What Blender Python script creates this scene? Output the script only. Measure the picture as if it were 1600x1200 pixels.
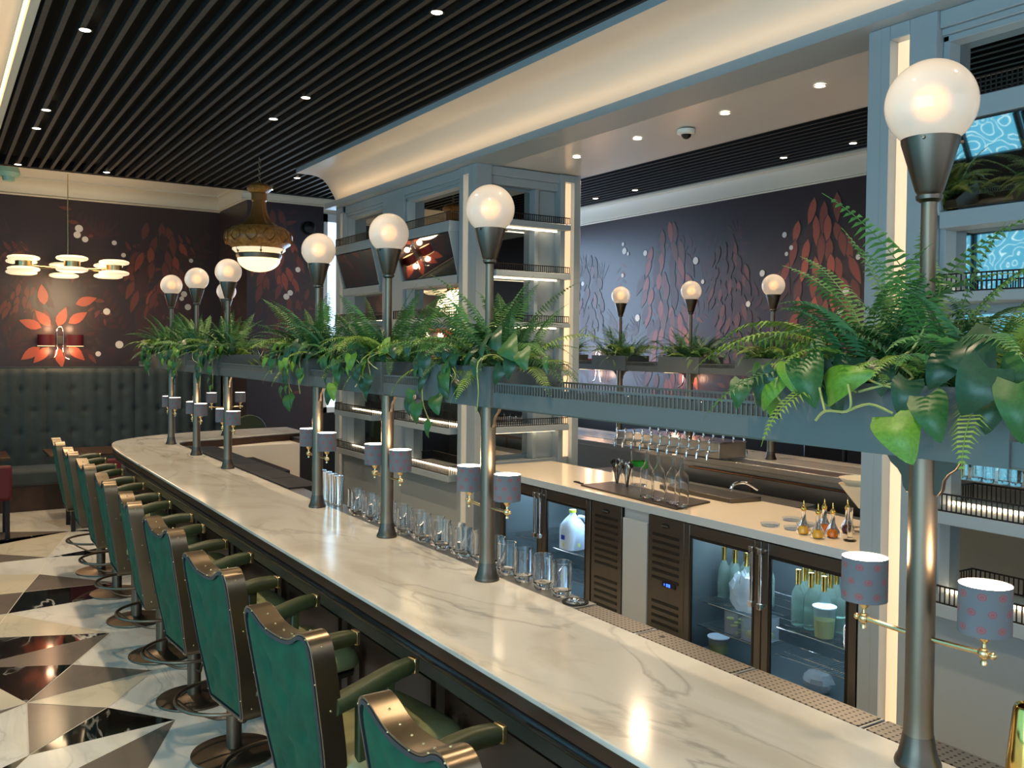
import bpy, math, random
from mathutils import Vector, Matrix
S = bpy.context.scene
for o in list(bpy.data.objects): bpy.data.objects.remove(o)
COL = S.collection
PI = math.pi
R = math.radians

# ------------------------------------------------------------------ camera
F_PX = 1401.884
yaw, pitch, roll = 0.57285167, 0.022975, 0.00993317
fwd = Vector((math.sin(yaw)*math.cos(pitch), math.cos(yaw)*math.cos(pitch), -math.sin(pitch)))
rt = Vector((math.cos(yaw), -math.sin(yaw), 0)); up = rt.cross(fwd)
r_ = rt*math.cos(roll) + up*math.sin(roll); u_ = -rt*math.sin(roll) + up*math.cos(roll)
cd = bpy.data.cameras.new('camera'); cam = bpy.data.objects.new('camera', cd); COL.objects.link(cam)
M = Matrix((r_, u_, -fwd)).transposed().to_4x4(); M.translation = Vector((0, 0, 1.95))
cam.matrix_world = M
cd.sensor_width = 36; cd.sensor_fit = 'HORIZONTAL'; cd.lens = F_PX/1600*36; cd.shift_y = -24.465/1600
cd.clip_start = .05; cd.clip_end = 100
S.camera = cam
# ------------------------------------------------------------------ world, exposure
w = bpy.data.worlds.new('world'); S.world = w; w.use_nodes = True
w.node_tree.nodes['Background'].inputs[0].default_value = (.8, .88, 1, 1)
w.node_tree.nodes['Background'].inputs[1].default_value = 0.45
S.view_settings.view_transform = 'Standard'; S.view_settings.look = 'None'
S.view_settings.gamma = 1; S.view_settings.use_curve_mapping = False
S.view_settings.exposure = 0.76

def area(name, loc, rot, sx, sy, power, col):
    d = bpy.data.lights.new(name, 'AREA'); d.shape = 'RECTANGLE'; d.size = sx; d.size_y = sy
    d.energy = power; d.color = col
    o = bpy.data.objects.new(name, d); COL.objects.link(o); o.location = loc; o.rotation_euler = rot
    return o
DAY = (.52, .81, 1.0); WARM = (1.0, .76, .50)
area('daylight_side_window', (-2.85, -.6, 2.0), (0, R(-90), 0), 2.6, 4.4, 100, DAY)
area('daylight_front_window', (1.2, -2.9, 2.0), (R(90), 0, 0), 6.0, 2.6, 32, (.74, .9, 1))
area('daylight_far_window', (5.6, 11.0, 2.4), (R(-90), 0, 0), 2.4, 2.4, 60, (.48, .68, 1))
def spot(loc, power, ang=75, col=WARM, blend=.6, rad=.04):
    d = bpy.data.lights.new('downlight_or_fill_lamp', 'SPOT'); d.energy = power; d.color = col
    d.spot_size = R(ang); d.spot_blend = blend; d.shadow_soft_size = rad
    o = bpy.data.objects.new('downlight_or_fill_lamp', d); COL.objects.link(o); o.location = loc
    return o

# ------------------------------------------------------------------ materials
def s2l(c):
    c /= 255.0
    return c/12.92 if c <= .04045 else ((c+.055)/1.055)**2.4
def rgb(r, g, b): return (s2l(r), s2l(g), s2l(b), 1)
MATS = {}
def mat(name, col=(.5, .5, .5, 1), rough=.5, metal=0, emit=None, es=0, trans=0, ior=1.45, var=0, vscale=20, bump=0, bscale=200, coat=0, sheen=0, spec=None, stretch=None, alpha=None):
    m = bpy.data.materials.new(name); m.use_nodes = True; nt = m.node_tree
    p = nt.nodes['Principled BSDF']
    p.inputs['Base Color'].default_value = col; p.inputs['Roughness'].default_value = rough
    p.inputs['Metallic'].default_value = metal; p.inputs['IOR'].default_value = ior
    p.inputs['Transmission Weight'].default_value = trans
    p.inputs['Coat Weight'].default_value = coat; p.inputs['Sheen Weight'].default_value = sheen
    if spec is not None: p.inputs['Specular IOR Level'].default_value = spec
    if emit: p.inputs['Emission Color'].default_value = emit; p.inputs['Emission Strength'].default_value = es
    if alpha is not None: p.inputs['Alpha'].default_value = alpha
    tc = mp = None
    def coords():
        tc = nt.nodes.new('ShaderNodeTexCoord'); mp = nt.nodes.new('ShaderNodeMapping')
        nt.links.new(tc.outputs['Object'], mp.inputs[0])
        if stretch: mp.inputs['Scale'].default_value = stretch
        return mp.outputs[0]
    if var:
        n = nt.nodes.new('ShaderNodeTexNoise'); n.inputs['Scale'].default_value = vscale; n.inputs['Detail'].default_value = 4
        nt.links.new(coords(), n.inputs['Vector'])
        r = nt.nodes.new('ShaderNodeValToRGB')
        r.color_ramp.elements[0].position = .3; r.color_ramp.elements[1].position = .7
        r.color_ramp.elements[0].color = tuple(c*(1-var) for c in col[:3])+(1,)
        r.color_ramp.elements[1].color = tuple(min(1, c*(1+var)) for c in col[:3])+(1,)
        nt.links.new(n.outputs[0], r.inputs[0]); nt.links.new(r.outputs[0], p.inputs['Base Color'])
    if bump:
        n = nt.nodes.new('ShaderNodeTexNoise'); n.inputs['Scale'].default_value = bscale
        nt.links.new(coords(), n.inputs['Vector'])
        b = nt.nodes.new('ShaderNodeBump'); b.inputs['Strength'].default_value = bump; b.inputs['Distance'].default_value = .002
        nt.links.new(n.outputs[0], b.inputs['Height']); nt.links.new(b.outputs[0], p.inputs['Normal'])
    MATS[name] = m
    return m
def marble(name, base, vein, scale=2.5, width=.06, rough=.18, strength=1.0, seed=0., soft=None):
    m = mat(name, base, rough, coat=0); nt = m.node_tree; p = nt.nodes['Principled BSDF']
    tc = nt.nodes.new('ShaderNodeTexCoord'); mp = nt.nodes.new('ShaderNodeMapping')
    mp.inputs['Location'].default_value = (seed, seed*1.7, seed*.3); mp.inputs['Rotation'].default_value = (0, 0, R(48)); mp.inputs['Scale'].default_value = (1.1, .45, 1)
    nt.links.new(tc.outputs['Object'], mp.inputs[0])
    n = nt.nodes.new('ShaderNodeTexNoise'); n.inputs['Scale'].default_value = scale; n.inputs['Detail'].default_value = 6; n.inputs['Distortion'].default_value = .7
    nt.links.new(mp.outputs[0], n.inputs['Vector'])
    a = nt.nodes.new('ShaderNodeMath'); a.operation = 'SUBTRACT'; a.inputs[1].default_value = .5; nt.links.new(n.outputs[0], a.inputs[0])
    b = nt.nodes.new('ShaderNodeMath'); b.operation = 'ABSOLUTE'; nt.links.new(a.outputs[0], b.inputs[0])
    r = nt.nodes.new('ShaderNodeValToRGB'); e = r.color_ramp.elements
    e[0].position = 0; e[0].color = (strength, strength, strength, 1); e[1].position = width; e[1].color = (0, 0, 0, 1)
    nt.links.new(b.outputs[0], r.inputs[0])
    n2 = nt.nodes.new('ShaderNodeTexNoise'); n2.inputs['Scale'].default_value = scale*.8; n2.inputs['Detail'].default_value = 3
    nt.links.new(mp.outputs[0], n2.inputs['Vector'])
    r2 = nt.nodes.new('ShaderNodeValToRGB'); r2.color_ramp.elements[0].position = .42; r2.color_ramp.elements[1].position = .62
    nt.links.new(n2.outputs[0], r2.inputs[0])
    mu = nt.nodes.new('ShaderNodeMath'); mu.operation = 'MULTIPLY'; nt.links.new(r.outputs[0], mu.inputs[0]); nt.links.new(r2.outputs[0], mu.inputs[1])
    n3 = nt.nodes.new('ShaderNodeTexNoise'); n3.inputs['Scale'].default_value = scale*.9; n3.inputs['Detail'].default_value = 5; n3.inputs['Distortion'].default_value = 2
    nt.links.new(mp.outputs[0], n3.inputs['Vector'])
    mx0 = nt.nodes.new('ShaderNodeMix'); mx0.data_type = 'RGBA'
    s = soft or base
    mx0.inputs[6].default_value = base; mx0.inputs[7].default_value = s
    r3 = nt.nodes.new('ShaderNodeValToRGB'); r3.color_ramp.elements[0].position = .45; r3.color_ramp.elements[1].position = .65
    nt.links.new(n3.outputs[0], r3.inputs[0]); nt.links.new(r3.outputs[0], mx0.inputs[0])
    mx = nt.nodes.new('ShaderNodeMix'); mx.data_type = 'RGBA'; mx.inputs[7].default_value = vein
    nt.links.new(mx0.outputs[2], mx.inputs[6]); nt.links.new(mu.outputs[0], mx.inputs[0]); nt.links.new(mx.outputs[2], p.inputs['Base Color'])
    return m
marble('counter_marble', rgb(204, 200, 190), rgb(124, 119, 110), 2.6, .024, .12, .65, 5.4, rgb(190, 183, 170))
marble('floor_white', rgb(222, 217, 206), rgb(150, 147, 140), 3.0, .02, .16, .6, 1.0, rgb(205, 199, 186))
marble('floor_cream', rgb(206, 194, 170), rgb(165, 150, 125), 3.4, .03, .16, .4, 5.0)
marble('floor_grey', rgb(112, 102, 92), rgb(96, 88, 80), 5, .05, .18, .4, 2.0)
marble('floor_black', rgb(14, 13, 13), rgb(225, 222, 212), 2.2, .018, .06, .9, 7.3)
mat('grout', rgb(196, 188, 172), .6)
mat('slat_black', rgb(8, 8, 8), .9)
mat('slat_paint', rgb(62, 56, 50), .7, var=.25, vscale=30)
mat('plaster', rgb(205, 195, 175), .55)
mat('plaster_gloss', rgb(206, 204, 200), .22, bump=.15, bscale=3)
mat('cove_paint', rgb(214, 205, 192), .32, bump=.25, bscale=2.0)
mat('white_lacquer', rgb(150, 161, 166), .38)
mat('mirror', (.42, .43, .42, 1), .02, 1)
mat('bronze', (.20, .155, .112, 1), .42, 1, bump=.04, bscale=300)
mat('bronze_dark', (.12, .098, .078, 1), .38, 1)
mat('bronze_band', (.25, .20, .14, 1), .32, 1)
mat('brass', (.72, .53, .27, 1), .25, 1)
mat('gold', (.85, .58, .16, 1), .12, 1)
mat('chrome', (.75, .75, .76, 1), .1, 1)
mat('steel', (.52, .50, .47, 1), .3, 1, var=.1, vscale=60, stretch=(1, 1, 12))
mat('steel_dark', (.15, .138, .125, 1), .36, 1)
mat('gunmetal', rgb(96, 100, 98), .42, .3)
mat('dark_metal', rgb(40, 34, 32), .45, .5)
mat('black', rgb(10, 10, 11), .4)
mat('black_rubber', rgb(14, 13, 13), .7)
mat('velvet_green', rgb(5, 72, 48), .8, sheen=0, var=.22, vscale=14)
mat('velvet_teal', rgb(58, 68, 70), .8, sheen=.2, var=.15, vscale=9)
mat('leather_olive', rgb(54, 62, 38), .42, var=.1, vscale=40)
mat('leather_seat', rgb(124, 126, 88), .45, var=.08, vscale=30)
mat('piping', rgb(42, 46, 50), .45)
mat('walnut', rgb(62, 42, 30), .35, var=.3, vscale=9, stretch=(1, .1, 1))
mat('ebony', rgb(34, 28, 26), .25)
mat('ledge_metal', rgb(56, 58, 54), .3, .2)
mat('led', (1, .8, .55, 1), .5, emit=(1, .76, .5, 1), es=4.5)
mat('led_channel', rgb(230, 205, 175), .5, emit=(1, .60, .35, 1), es=.5)
mat('led_cove', (1, .75, .45, 1), .5, emit=(1, .60, .27, 1), es=1.7)
mat('downlight_lens', (1, .9, .75, 1), .5, emit=(1, .86, .62, 1), es=9)
mat('shade_inside', (1, .95, .88, 1), .6, emit=(1, .86, .66, 1), es=7)
mat('bulb', (1, .7, .4, 1), .5, emit=(1, .42, .12, 1), es=1.15)
mat('globe_glass', rgb(222, 214, 202), .55, trans=.5, ior=1.25, emit=(1, .82, .64, 1), es=.09, coat=.7)
mat('opal', rgb(238, 226, 196), .35, emit=(1, .82, .52, 1), es=.42)
mat('opal_bright', rgb(250, 225, 170), .3, emit=(1, .72, .36, 1), es=1.1)
mat('carved_wood', rgb(158, 108, 54), .34, var=.5, vscale=26, bump=.9, bscale=45)
mat('gilt_dark', rgb(140, 94, 48), .3, .35)
mat('glass', (1, 1, 1, 1), .02, trans=1, ior=1.28)
mat('door_glass', (1, 1, 1, 1), .0, trans=1, ior=1.01, spec=.3)
mat('frost_plastic', rgb(225, 235, 245), .15, trans=.88, ior=1.15)
mat('milk_plastic', rgb(200, 222, 245), .4)
mat('lime_cap', rgb(190, 225, 60), .4)
mat('lime_liquid', rgb(205, 220, 130), .35)
mat('blue_label', rgb(20, 60, 200), .5)
mat('green_band', rgb(20, 140, 30), .5)
mat('amber', rgb(225, 120, 16), .1, trans=.25)
mat('pale_oil', rgb(235, 175, 50), .1, trans=.25)
mat('dark_spirit', rgb(80, 20, 26), .1, trans=.4)
mat('worktop', rgb(222, 208, 186), .14)
mat('cab_pale', rgb(218, 206, 190), .5)
mat('cab_grey', rgb(150, 156, 156), .45)
mat('cab_white', rgb(176, 186, 192), .4)
mat('mural_ground', rgb(50, 37, 37), .34, spec=.6)
mat('mural_top', rgb(74, 60, 48), .42)
for i, c in enumerate(((160, 80, 60), (130, 66, 52), (100, 56, 48), (68, 44, 44), (62, 50, 46))): mat('mural_leaf%d' % i, rgb(*c), .38)
mat('mural_dot', rgb(205, 198, 190), .4)
mat('dark_panel', rgb(24, 22, 24), .35)
mat('mat_sheen', rgb(70, 64, 58), .3, .3)
mat('maroon', rgb(84, 16, 26), .6)
mat('window_frame', rgb(215, 220, 222), .4)
mat('sky_pane', (.7, .85, 1, 1), .5, emit=(.55, .80, 1, 1), es=1.35)
mat('fern_a', rgb(66, 112, 44), .5, trans=.0, sheen=.1)
mat('fern_b', rgb(42, 86, 44), .5)
mat('fern_c', rgb(104, 132, 48), .5)
mat('leaf_a', rgb(38, 82, 34), .42, var=.2, vscale=16)
mat('leaf_b', rgb(86, 126, 34), .45, var=.2, vscale=16)
mat('leaf_c', rgb(28, 62, 38), .36, var=.2, vscale=16)
mat('vine', rgb(140, 148, 84), .5)
mat('soil', rgb(34, 24, 18), .9)
mat('citrus', rgb(150, 160, 80), .5)
mat('bag', rgb(200, 215, 225), .25, trans=.5)
mat('display_blue', (0.02, .05, 1, 1), .4, emit=(.02, .08, 1, 1), es=5)
mat('fridge_wall', rgb(100, 112, 118), .32, .6)
mat('fridge_tube', (.7, .85, 1, 1), .4, emit=(.62, .82, 1, 1), es=5)
mat('smoke_green', rgb(150, 185, 165), .4)
mat('dome_white', rgb(225, 222, 214), .35)
mat('copper', (.55, .25, .14, 1), .3, 1)
mat('paper', rgb(232, 222, 200), .7)

# lampshade: blue-grey cloth with red motifs in staggered rows
m = mat('shade_cloth', rgb(94, 96, 100), .8, emit=(.5, .55, .6, 1), es=.02); nt = m.node_tree; p = nt.nodes['Principled BSDF']
uv = nt.nodes.new('ShaderNodeUVMap'); sx = nt.nodes.new('ShaderNodeSeparateXYZ'); nt.links.new(uv.outputs[0], sx.inputs[0])
def math_(nt, op, a, b):
    n = nt.nodes.new('ShaderNodeMath'); n.operation = op
    for i, v in enumerate((a, b)):
        if v is None: continue
        if isinstance(v, (int, float)): n.inputs[i].default_value = v
        else: nt.links.new(v, n.inputs[i])
    return n.outputs[0]
uu = math_(nt, 'MULTIPLY', sx.outputs[0], 8.0); vv = math_(nt, 'MULTIPLY', sx.outputs[1], 3.0)
row = math_(nt, 'FLOOR', vv, None); uu = math_(nt, 'ADD', uu, math_(nt, 'MULTIPLY', row, .5))
fu = math_(nt, 'SUBTRACT', math_(nt, 'FRACT', uu, None), .5); fv = math_(nt, 'SUBTRACT', math_(nt, 'FRACT', vv, None), .5)
d2 = math_(nt, 'ADD', math_(nt, 'MULTIPLY', fu, fu), math_(nt, 'MULTIPLY', fv, fv))
mk = math_(nt, 'MULTIPLY', math_(nt, 'LESS_THAN', d2, .05), math_(nt, 'GREATER_THAN', math_(nt, 'ABSOLUTE', math_(nt, 'SUBTRACT', d2, .018), None), .007))
mx = nt.nodes.new('ShaderNodeMix'); mx.data_type = 'RGBA'; nt.links.new(mk, mx.inputs[0])
mx.inputs[6].default_value = rgb(92, 95, 100); mx.inputs[7].default_value = rgb(140, 62, 64); nt.links.new(mx.outputs[2], p.inputs['Base Color'])

# curtain: daylit cyan cloth with pale swirls
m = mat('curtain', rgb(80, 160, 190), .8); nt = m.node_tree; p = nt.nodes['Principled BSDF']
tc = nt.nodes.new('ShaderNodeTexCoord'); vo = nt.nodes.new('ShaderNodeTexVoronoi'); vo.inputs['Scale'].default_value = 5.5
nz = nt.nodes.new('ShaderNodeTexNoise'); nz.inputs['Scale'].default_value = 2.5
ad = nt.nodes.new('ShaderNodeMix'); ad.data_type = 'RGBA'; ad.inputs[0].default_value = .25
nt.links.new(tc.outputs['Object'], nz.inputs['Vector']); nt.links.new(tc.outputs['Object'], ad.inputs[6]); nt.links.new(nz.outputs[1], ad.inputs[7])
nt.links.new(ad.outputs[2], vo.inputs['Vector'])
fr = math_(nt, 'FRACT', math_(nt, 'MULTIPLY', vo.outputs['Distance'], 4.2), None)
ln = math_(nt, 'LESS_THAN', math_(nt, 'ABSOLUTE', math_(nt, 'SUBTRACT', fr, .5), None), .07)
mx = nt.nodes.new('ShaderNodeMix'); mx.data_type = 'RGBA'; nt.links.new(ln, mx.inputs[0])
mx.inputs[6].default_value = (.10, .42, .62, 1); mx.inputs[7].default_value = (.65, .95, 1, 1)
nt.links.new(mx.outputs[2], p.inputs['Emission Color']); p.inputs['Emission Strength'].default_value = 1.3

# ------------------------------------------------------------------ mesh helper
class MB:
    def __init__(s): s.v = []; s.f = []; s.m = []; s.uv = []
    def face(s, idx, m=0, uv=None): s.f.append(tuple(idx)); s.m.append(m); s.uv.append(uv)
    def add(s, vs): n = len(s.v); s.v += [tuple(v) for v in vs]; return n
    def box(s, x0, y0, z0, x1, y1, z1, m=0):
        n = s.add([(x, y, z) for z in (z0, z1) for y in (y0, y1) for x in (x0, x1)])
        for q in ((0, 2, 3, 1), (4, 5, 7, 6), (0, 1, 5, 4), (2, 6, 7, 3), (0, 4, 6, 2), (1, 3, 7, 5)): s.face([n+i for i in q], m)
        return s
    def lathe(s, prof, n=24, c=(0, 0, 0), ax='z', m=0, uvs=False, a0=0, a1=2*PI):
        closed = abs(a1-a0-2*PI) < 1e-6; cnt = n if closed else n+1
        base = []
        for k, (r, h) in enumerate(prof):
            if r < 1e-6: 
                P = [(0, 0, h)]
            else: P = [(r*math.cos(a0+(a1-a0)*i/n), r*math.sin(a0+(a1-a0)*i/n), h) for i in range(cnt)]
            if ax == 'x': P = [(z, x, y) for x, y, z in P]
            elif ax == 'y': P = [(y, z, x) for x, y, z in P]
            base.append((s.add([(c[0]+a, c[1]+b, c[2]+d) for a, b, d in P]), len(P)))
        L = len(prof)
        for k in range(L-1):
            (b0, n0), (b1, n1) = base[k], base[k+1]
            for i in range(n):
                j = (i+1) % n if closed else i+1
                uv = [(i/n, k/(L-1)), ((i+1)/n, k/(L-1)), ((i+1)/n, (k+1)/(L-1)), (i/n, (k+1)/(L-1))] if uvs else None
                if n0 == 1 and n1 == 1: continue
                if n0 == 1: s.face([b0, b1+j, b1+i], m)
                elif n1 == 1: s.face([b0+i, b0+j, b1], m)
                else: s.face([b0+i, b0+j, b1+j, b1+i], m, uv)
        return s
    def tube(s, path, r, n=8, m=0, cap=True, closed=False):
        P = [Vector(p) for p in path]; rr = r if isinstance(r, (list, tuple)) else [r]*len(P)
        rings = []; prev = None
        for i, p in enumerate(P):
            if closed: t = (P[(i+1) % len(P)]-P[i-1])
            else: t = P[min(i+1, len(P)-1)]-P[max(i-1, 0)]
            t.normalize()
            if prev is None:
                a = Vector((0, 0, 1)) if abs(t.z) < .9 else Vector((1, 0, 0)); x = t.cross(a).normalized()
            else: x = (prev - t*prev.dot(t)).normalized()
            prev = x; y = t.cross(x)
            rings.append(s.add([p + (x*math.cos(2*PI*k/n)+y*math.sin(2*PI*k/n))*rr[i] for k in range(n)]))
        L = len(P)
        for i in range(L if closed else L-1):
            a, b = rings[i], rings[(i+1) % L]
            for k in range(n): s.face([a+k, a+(k+1) % n, b+(k+1) % n, b+k], m)
        if cap and not closed:
            s.face([rings[0]+k for k in reversed(range(n))], m); s.face([rings[-1]+k for k in range(n)], m)
        return s
    def prism(s, poly, d0, d1, ax='y', m=0):
        """poly of 2D points; ax = extrusion axis; x: (y,z), y: (x,z), z: (x,y)"""
        def q(a, b, d): return {'x': (d, a, b), 'y': (a, d, b), 'z': (a, b, d)}[ax]
        k = len(poly); n = s.add([q(a, b, d0) for a, b in poly]+[q(a, b, d1) for a, b in poly])
        s.face([n+i for i in range(k)][::-1], m); s.face([n+k+i for i in range(k)], m)
        for i in range(k): j = (i+1) % k; s.face([n+i, n+j, n+k+j, n+k+i], m)
        return s
    def sphere(s, c, r, n=16, sz=1, m=0, sx=1, sy=1):
        k = n//2; prof = [(math.sin(PI*i/k), -math.cos(PI*i/k)) for i in range(k+1)]; b = len(s.v)
        s.lathe([(a if 0 < i < k else 0, h) for i, (a, h) in enumerate(prof)], n, m=m)
        for i in range(b, len(s.v)): x, y, z = s.v[i]; s.v[i] = (c[0]+x*r*sx, c[1]+y*r*sy, c[2]+z*r*sz)
        return s
    def poly(s, pts, m=0): n = s.add(pts); s.face([n+i for i in range(len(pts))], m); return s
    def xf(s, M): s.v = [tuple(M @ Vector(v)) for v in s.v]; return s
    def build(s, name, mats, parent=None, bevel=0, smooth=35, segs=2, label=None, kind=None, loc=None):
        me = bpy.data.meshes.new(name); me.from_pydata(s.v, [], s.f)
        if isinstance(mats, str): mats = [mats]
        for k in mats: me.materials.append(MATS[k])
        for pgn, k in zip(me.polygons, s.m): pgn.material_index = k
        if any(u for u in s.uv):
            ul = me.uv_layers.new(name='UVMap')
            for pgn, u in zip(me.polygons, s.uv):
                if u:
                    for li, c in zip(pgn.loop_indices, u): ul.data[li].uv = c
        me.update()
        import bmesh
        bm = bmesh.new(); bm.from_mesh(me); bmesh.ops.recalc_face_normals(bm, faces=bm.faces); bm.to_mesh(me); bm.free()
        if smooth:
            for pgn in me.polygons: pgn.use_smooth = True
            me.set_sharp_from_angle(angle=R(smooth))
        o = bpy.data.objects.new(name, me); COL.objects.link(o)
        if parent: o.parent = parent
        if loc: o.location = loc
        if bevel:
            b = o.modifiers.new('bevel', 'BEVEL'); b.width = bevel; b.segments = segs; b.limit_method = 'ANGLE'; b.angle_limit = R(40)
        if label: o['label'] = label
        if kind: o['kind'] = kind
        return o
def box(x0, y0, z0, x1, y1, z1, m=0): return MB().box(x0, y0, z0, x1, y1, z1, m)
def empty(name, loc=(0, 0, 0), rz=0):
    o = bpy.data.objects.new(name, None); COL.objects.link(o); o.location = loc; o.rotation_euler = (0, 0, rz); o.empty_display_size = .1
    return o
def tag(o, label, cat, group=None):
    o['label'] = label; o['category'] = cat
    if group: o['group'] = group
    return o
KIDS = {}
def kids(o):
    return [c for c in bpy.data.objects if c.parent == o]
def copy_tree(o, parent=None):
    c = o.copy(); COL.objects.link(c)
    if parent: c.parent = parent
    for ch in kids(o): copy_tree(ch, c)
    return c
def smooth_curve(pts, n=6, closed=False):
    P = [Vector(p) for p in pts]; out = []; L = len(P)
    rng = range(L if closed else L-1)
    for i in rng:
        p0 = P[(i-1) % L] if closed or i > 0 else P[0]; p1 = P[i]; p2 = P[(i+1) % L]
        p3 = P[(i+2) % L] if closed or i+2 < L else P[-1]
        for k in range(n):
            t = k/n
            out.append(.5*((2*p1)+(p2-p0)*t+(2*p0-5*p1+4*p2-p3)*t*t+(3*p1-p0-3*p2+p3)*t**3))
    if not closed: out.append(P[-1])
    return out
ORD = ['first', 'second', 'third', 'fourth', 'fifth', 'sixth', 'seventh', 'eighth', 'ninth', 'tenth', 'eleventh', 'twelfth', 'thirteenth', 'fourteenth', 'fifteenth', 'sixteenth', 'seventeenth', 'eighteenth', 'nineteenth', 'twentieth', 'twenty-first', 'twenty-second', 'twenty-third', 'twenty-fourth', 'twenty-fifth']

# ================================================================== SETTING
HC = 1.08      # bar top height
ZC = 3.85      # slatted ceiling height
# floor
b = MB(); b.box(-3.2, -3.2, -.1, 9.2, 13, 0, 0)
FL = dict(V1=(.417, 5.46), V2=(.371, 4.756), V3=(.776, 5.169), V4=(1.047, 4.817), V5=(.701, 5.976), V6=(1.098, 5.621), L=(.14, 6.236), F=(.995, 6.507), M=(-.168, 6.994), G=(.441, 7.347), P=(.585, 7.92), P2=(.741, 8.472), T=(1.25, 7.87), Q=(.869, 9.106), R=(1.185, 10.271))
def tri(names, m, z=.0012):
    pts = [FL[n] if isinstance(n, str) else n for n in names]
    cx = sum(p[0] for p in pts)/len(pts); cy = sum(p[1] for p in pts)/len(pts)
    k = len(pts)
    area2 = sum(pts[i][0]*pts[(i+1) % k][1]-pts[(i+1) % k][0]*pts[i][1] for i in range(k))
    if area2 < 0: pts = pts[::-1]
    n = b.add([(x, y, z) for x, y in pts]+[(x, y, -.01) for x, y in pts])
    b.face([n+i for i in range(k)], m)
    for i in range(k): j = (i+1) % k; b.face([n+i, n+k+i, n+k+j, n+j], 1)
GR, BL, CR = 3, 4, 2
tri(('V1', 'V2', 'V3'), GR); tri(('V2', 'V4', 'V3'), BL); tri(('V1', 'V3', 'V6'), CR); tri(('V1', 'V6', 'V5'), GR)
tri(('V1', 'V5', 'L'), BL); tri(('F', 'L', 'V5'), GR); tri(('F', 'M', 'L'), BL); tri(('F', 'G', 'M'), CR)
tri(('V1', (-.2, 5.35), (-.2, 5.9), 'L'), CR); tri(('V1', (-.2, 5.25), (-.2, 5.05)), GR)
tri(('V4', (.553, 4.496), (.3, 4.33), (.762, 4.2)), GR); tri(('V2', (.0, 4.5), (.2, 4.45)), BL)
tri(('G', (1.02, 7.45), 'T', 'P'), BL); tri(('P', 'T', 'P2'), GR); tri(('G', 'P', (-.1, 8.0), (-.1, 7.35)), GR)
tri(('P', 'P2', (-.1, 8.9), (-.1, 8.0)), CR); tri(('Q', (.2, 9.75), (.2, 9.1)), GR); tri(('Q', 'R', (.2, 10.0), (.2, 9.75)), CR)
tri(('R', (.2, 10.1), (.2, 9.75)), BL); tri(('R', (.2, 10.75), (.2, 10.1)), GR); tri(('Q', (1.35, 9.3), (1.3, 9.0)), BL)
tri(('R', (1.7, 10.25), (1.7, 9.9)), BL); tri(('R', (1.0, 11.0), (1.7, 11.0), (1.7, 10.6)), CR)
# thin brass-coloured joint lines between slabs
def joint(a, c, wd=.006):
    a = Vector(FL[a] if isinstance(a, str) else a); c = Vector(FL[c] if isinstance(c, str) else c)
    d = (c-a).normalized(); nrm = Vector((-d.y, d.x))*wd/2
    q = [a+nrm, a-nrm, c-nrm, c+nrm]
    b.poly([(p.x, p.y, .0018) for p in q], 1)
for a, c in (('V1', 'V2'), ('V2', 'V3'), ('V3', 'V4'), ('V1', 'V3'), ('V3', 'V6'), ('V1', 'V5'), ('V5', 'F'), ('V1', 'V6'), ('F', 'G'), ('G', 'P'), ('P', 'P2'), ('P2', 'Q'), ('Q', 'R'), ('P', 'T'), ('R', (1.35, 10.9)), ('G', (-.1, 5.2))): joint(a, c)
# rows of diamonds for the rest of the floor
for i in range(-4, 12):
    for j in range(-4, 17):
        x0 = 1.75+i*.68; y0 = .2+j*.72
        if -.4 < x0 < 1.7 and y0 > 3.2: continue
        if i > 9 or x0 > 8: continue
        mid = (x0+.34, y0+.36)
        tri(((x0, y0), (x0+.68, y0), mid), [BL, GR][(i+j) % 2], .0006); tri(((x0, y0+.72), mid, (x0+.68, y0+.72)), [CR, BL][(i+j) % 2], .0006)
b.build('floor', ['floor_white', 'grout', 'floor_cream', 'floor_grey', 'floor_black'], kind='structure', smooth=0)

# slatted ceiling: black void, painted slats running along the bar
b = MB(); b.box(.50, -3, 3.95, 7.6, 11.11, 4.0, 0)
x = .53
def SL(x, y0): return [(x, y0, ZC-.0005), (x, 11.11, ZC-.0005), (x+.032, 11.11, ZC-.0005), (x+.032, y0, ZC-.0005)]
while x < 7.30:
    if x < 3.26: b.box(x, -3, ZC, x+.032, 11.11, ZC+.05, 0); b.poly(SL(x, -3), 1)
    elif x < 4.93:
        b.box(x, 9.42, ZC, x+.032, 11.11, ZC+.05, 0); b.poly(SL(x, 9.42), 1)
    else: b.box(x, -3, ZC, x+.032, 11.11, ZC+.05, 0); b.poly(SL(x, -3), 1)
    x += .109
b.box(.50, 11.00, ZC-.001, 7.42, 11.10, 3.95, 0)
b.build('ceiling', ['slat_black', 'slat_paint'], kind='structure', smooth=0)
# raised lit ceiling tray at the left and plain ceiling along the far wall
b = MB(); b.box(-3.1, -3, 4.02, .47, 13, 4.06, 0); b.box(.46, -3, ZC, .508, 11.11, 4.02, 1); 
b.box(.46, 11.11, 3.93, 7.6, 13, 3.97, 0); b.box(.46, 11.10, ZC, 7.6, 11.13, 3.97, 1); b.box(7.36, -3, ZC, 7.42, 11.2, 4.0, 0)
b.build('ceiling.001', ['cove_paint', 'plaster'], kind='structure', smooth=0)
b = MB().box(.435, -3, 3.86, .455, 11.1, 3.875, 0); o = b.build('cove_light_strip', 'led_cove', smooth=0); tag(o, 'warm light strip glowing behind the left edge of the slatted ceiling', 'light')
area('cove_glow_left', (.3, 4, 3.86), (R(180), R(-25), 0), .1, 13, 7, (1, .72, .40))

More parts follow.
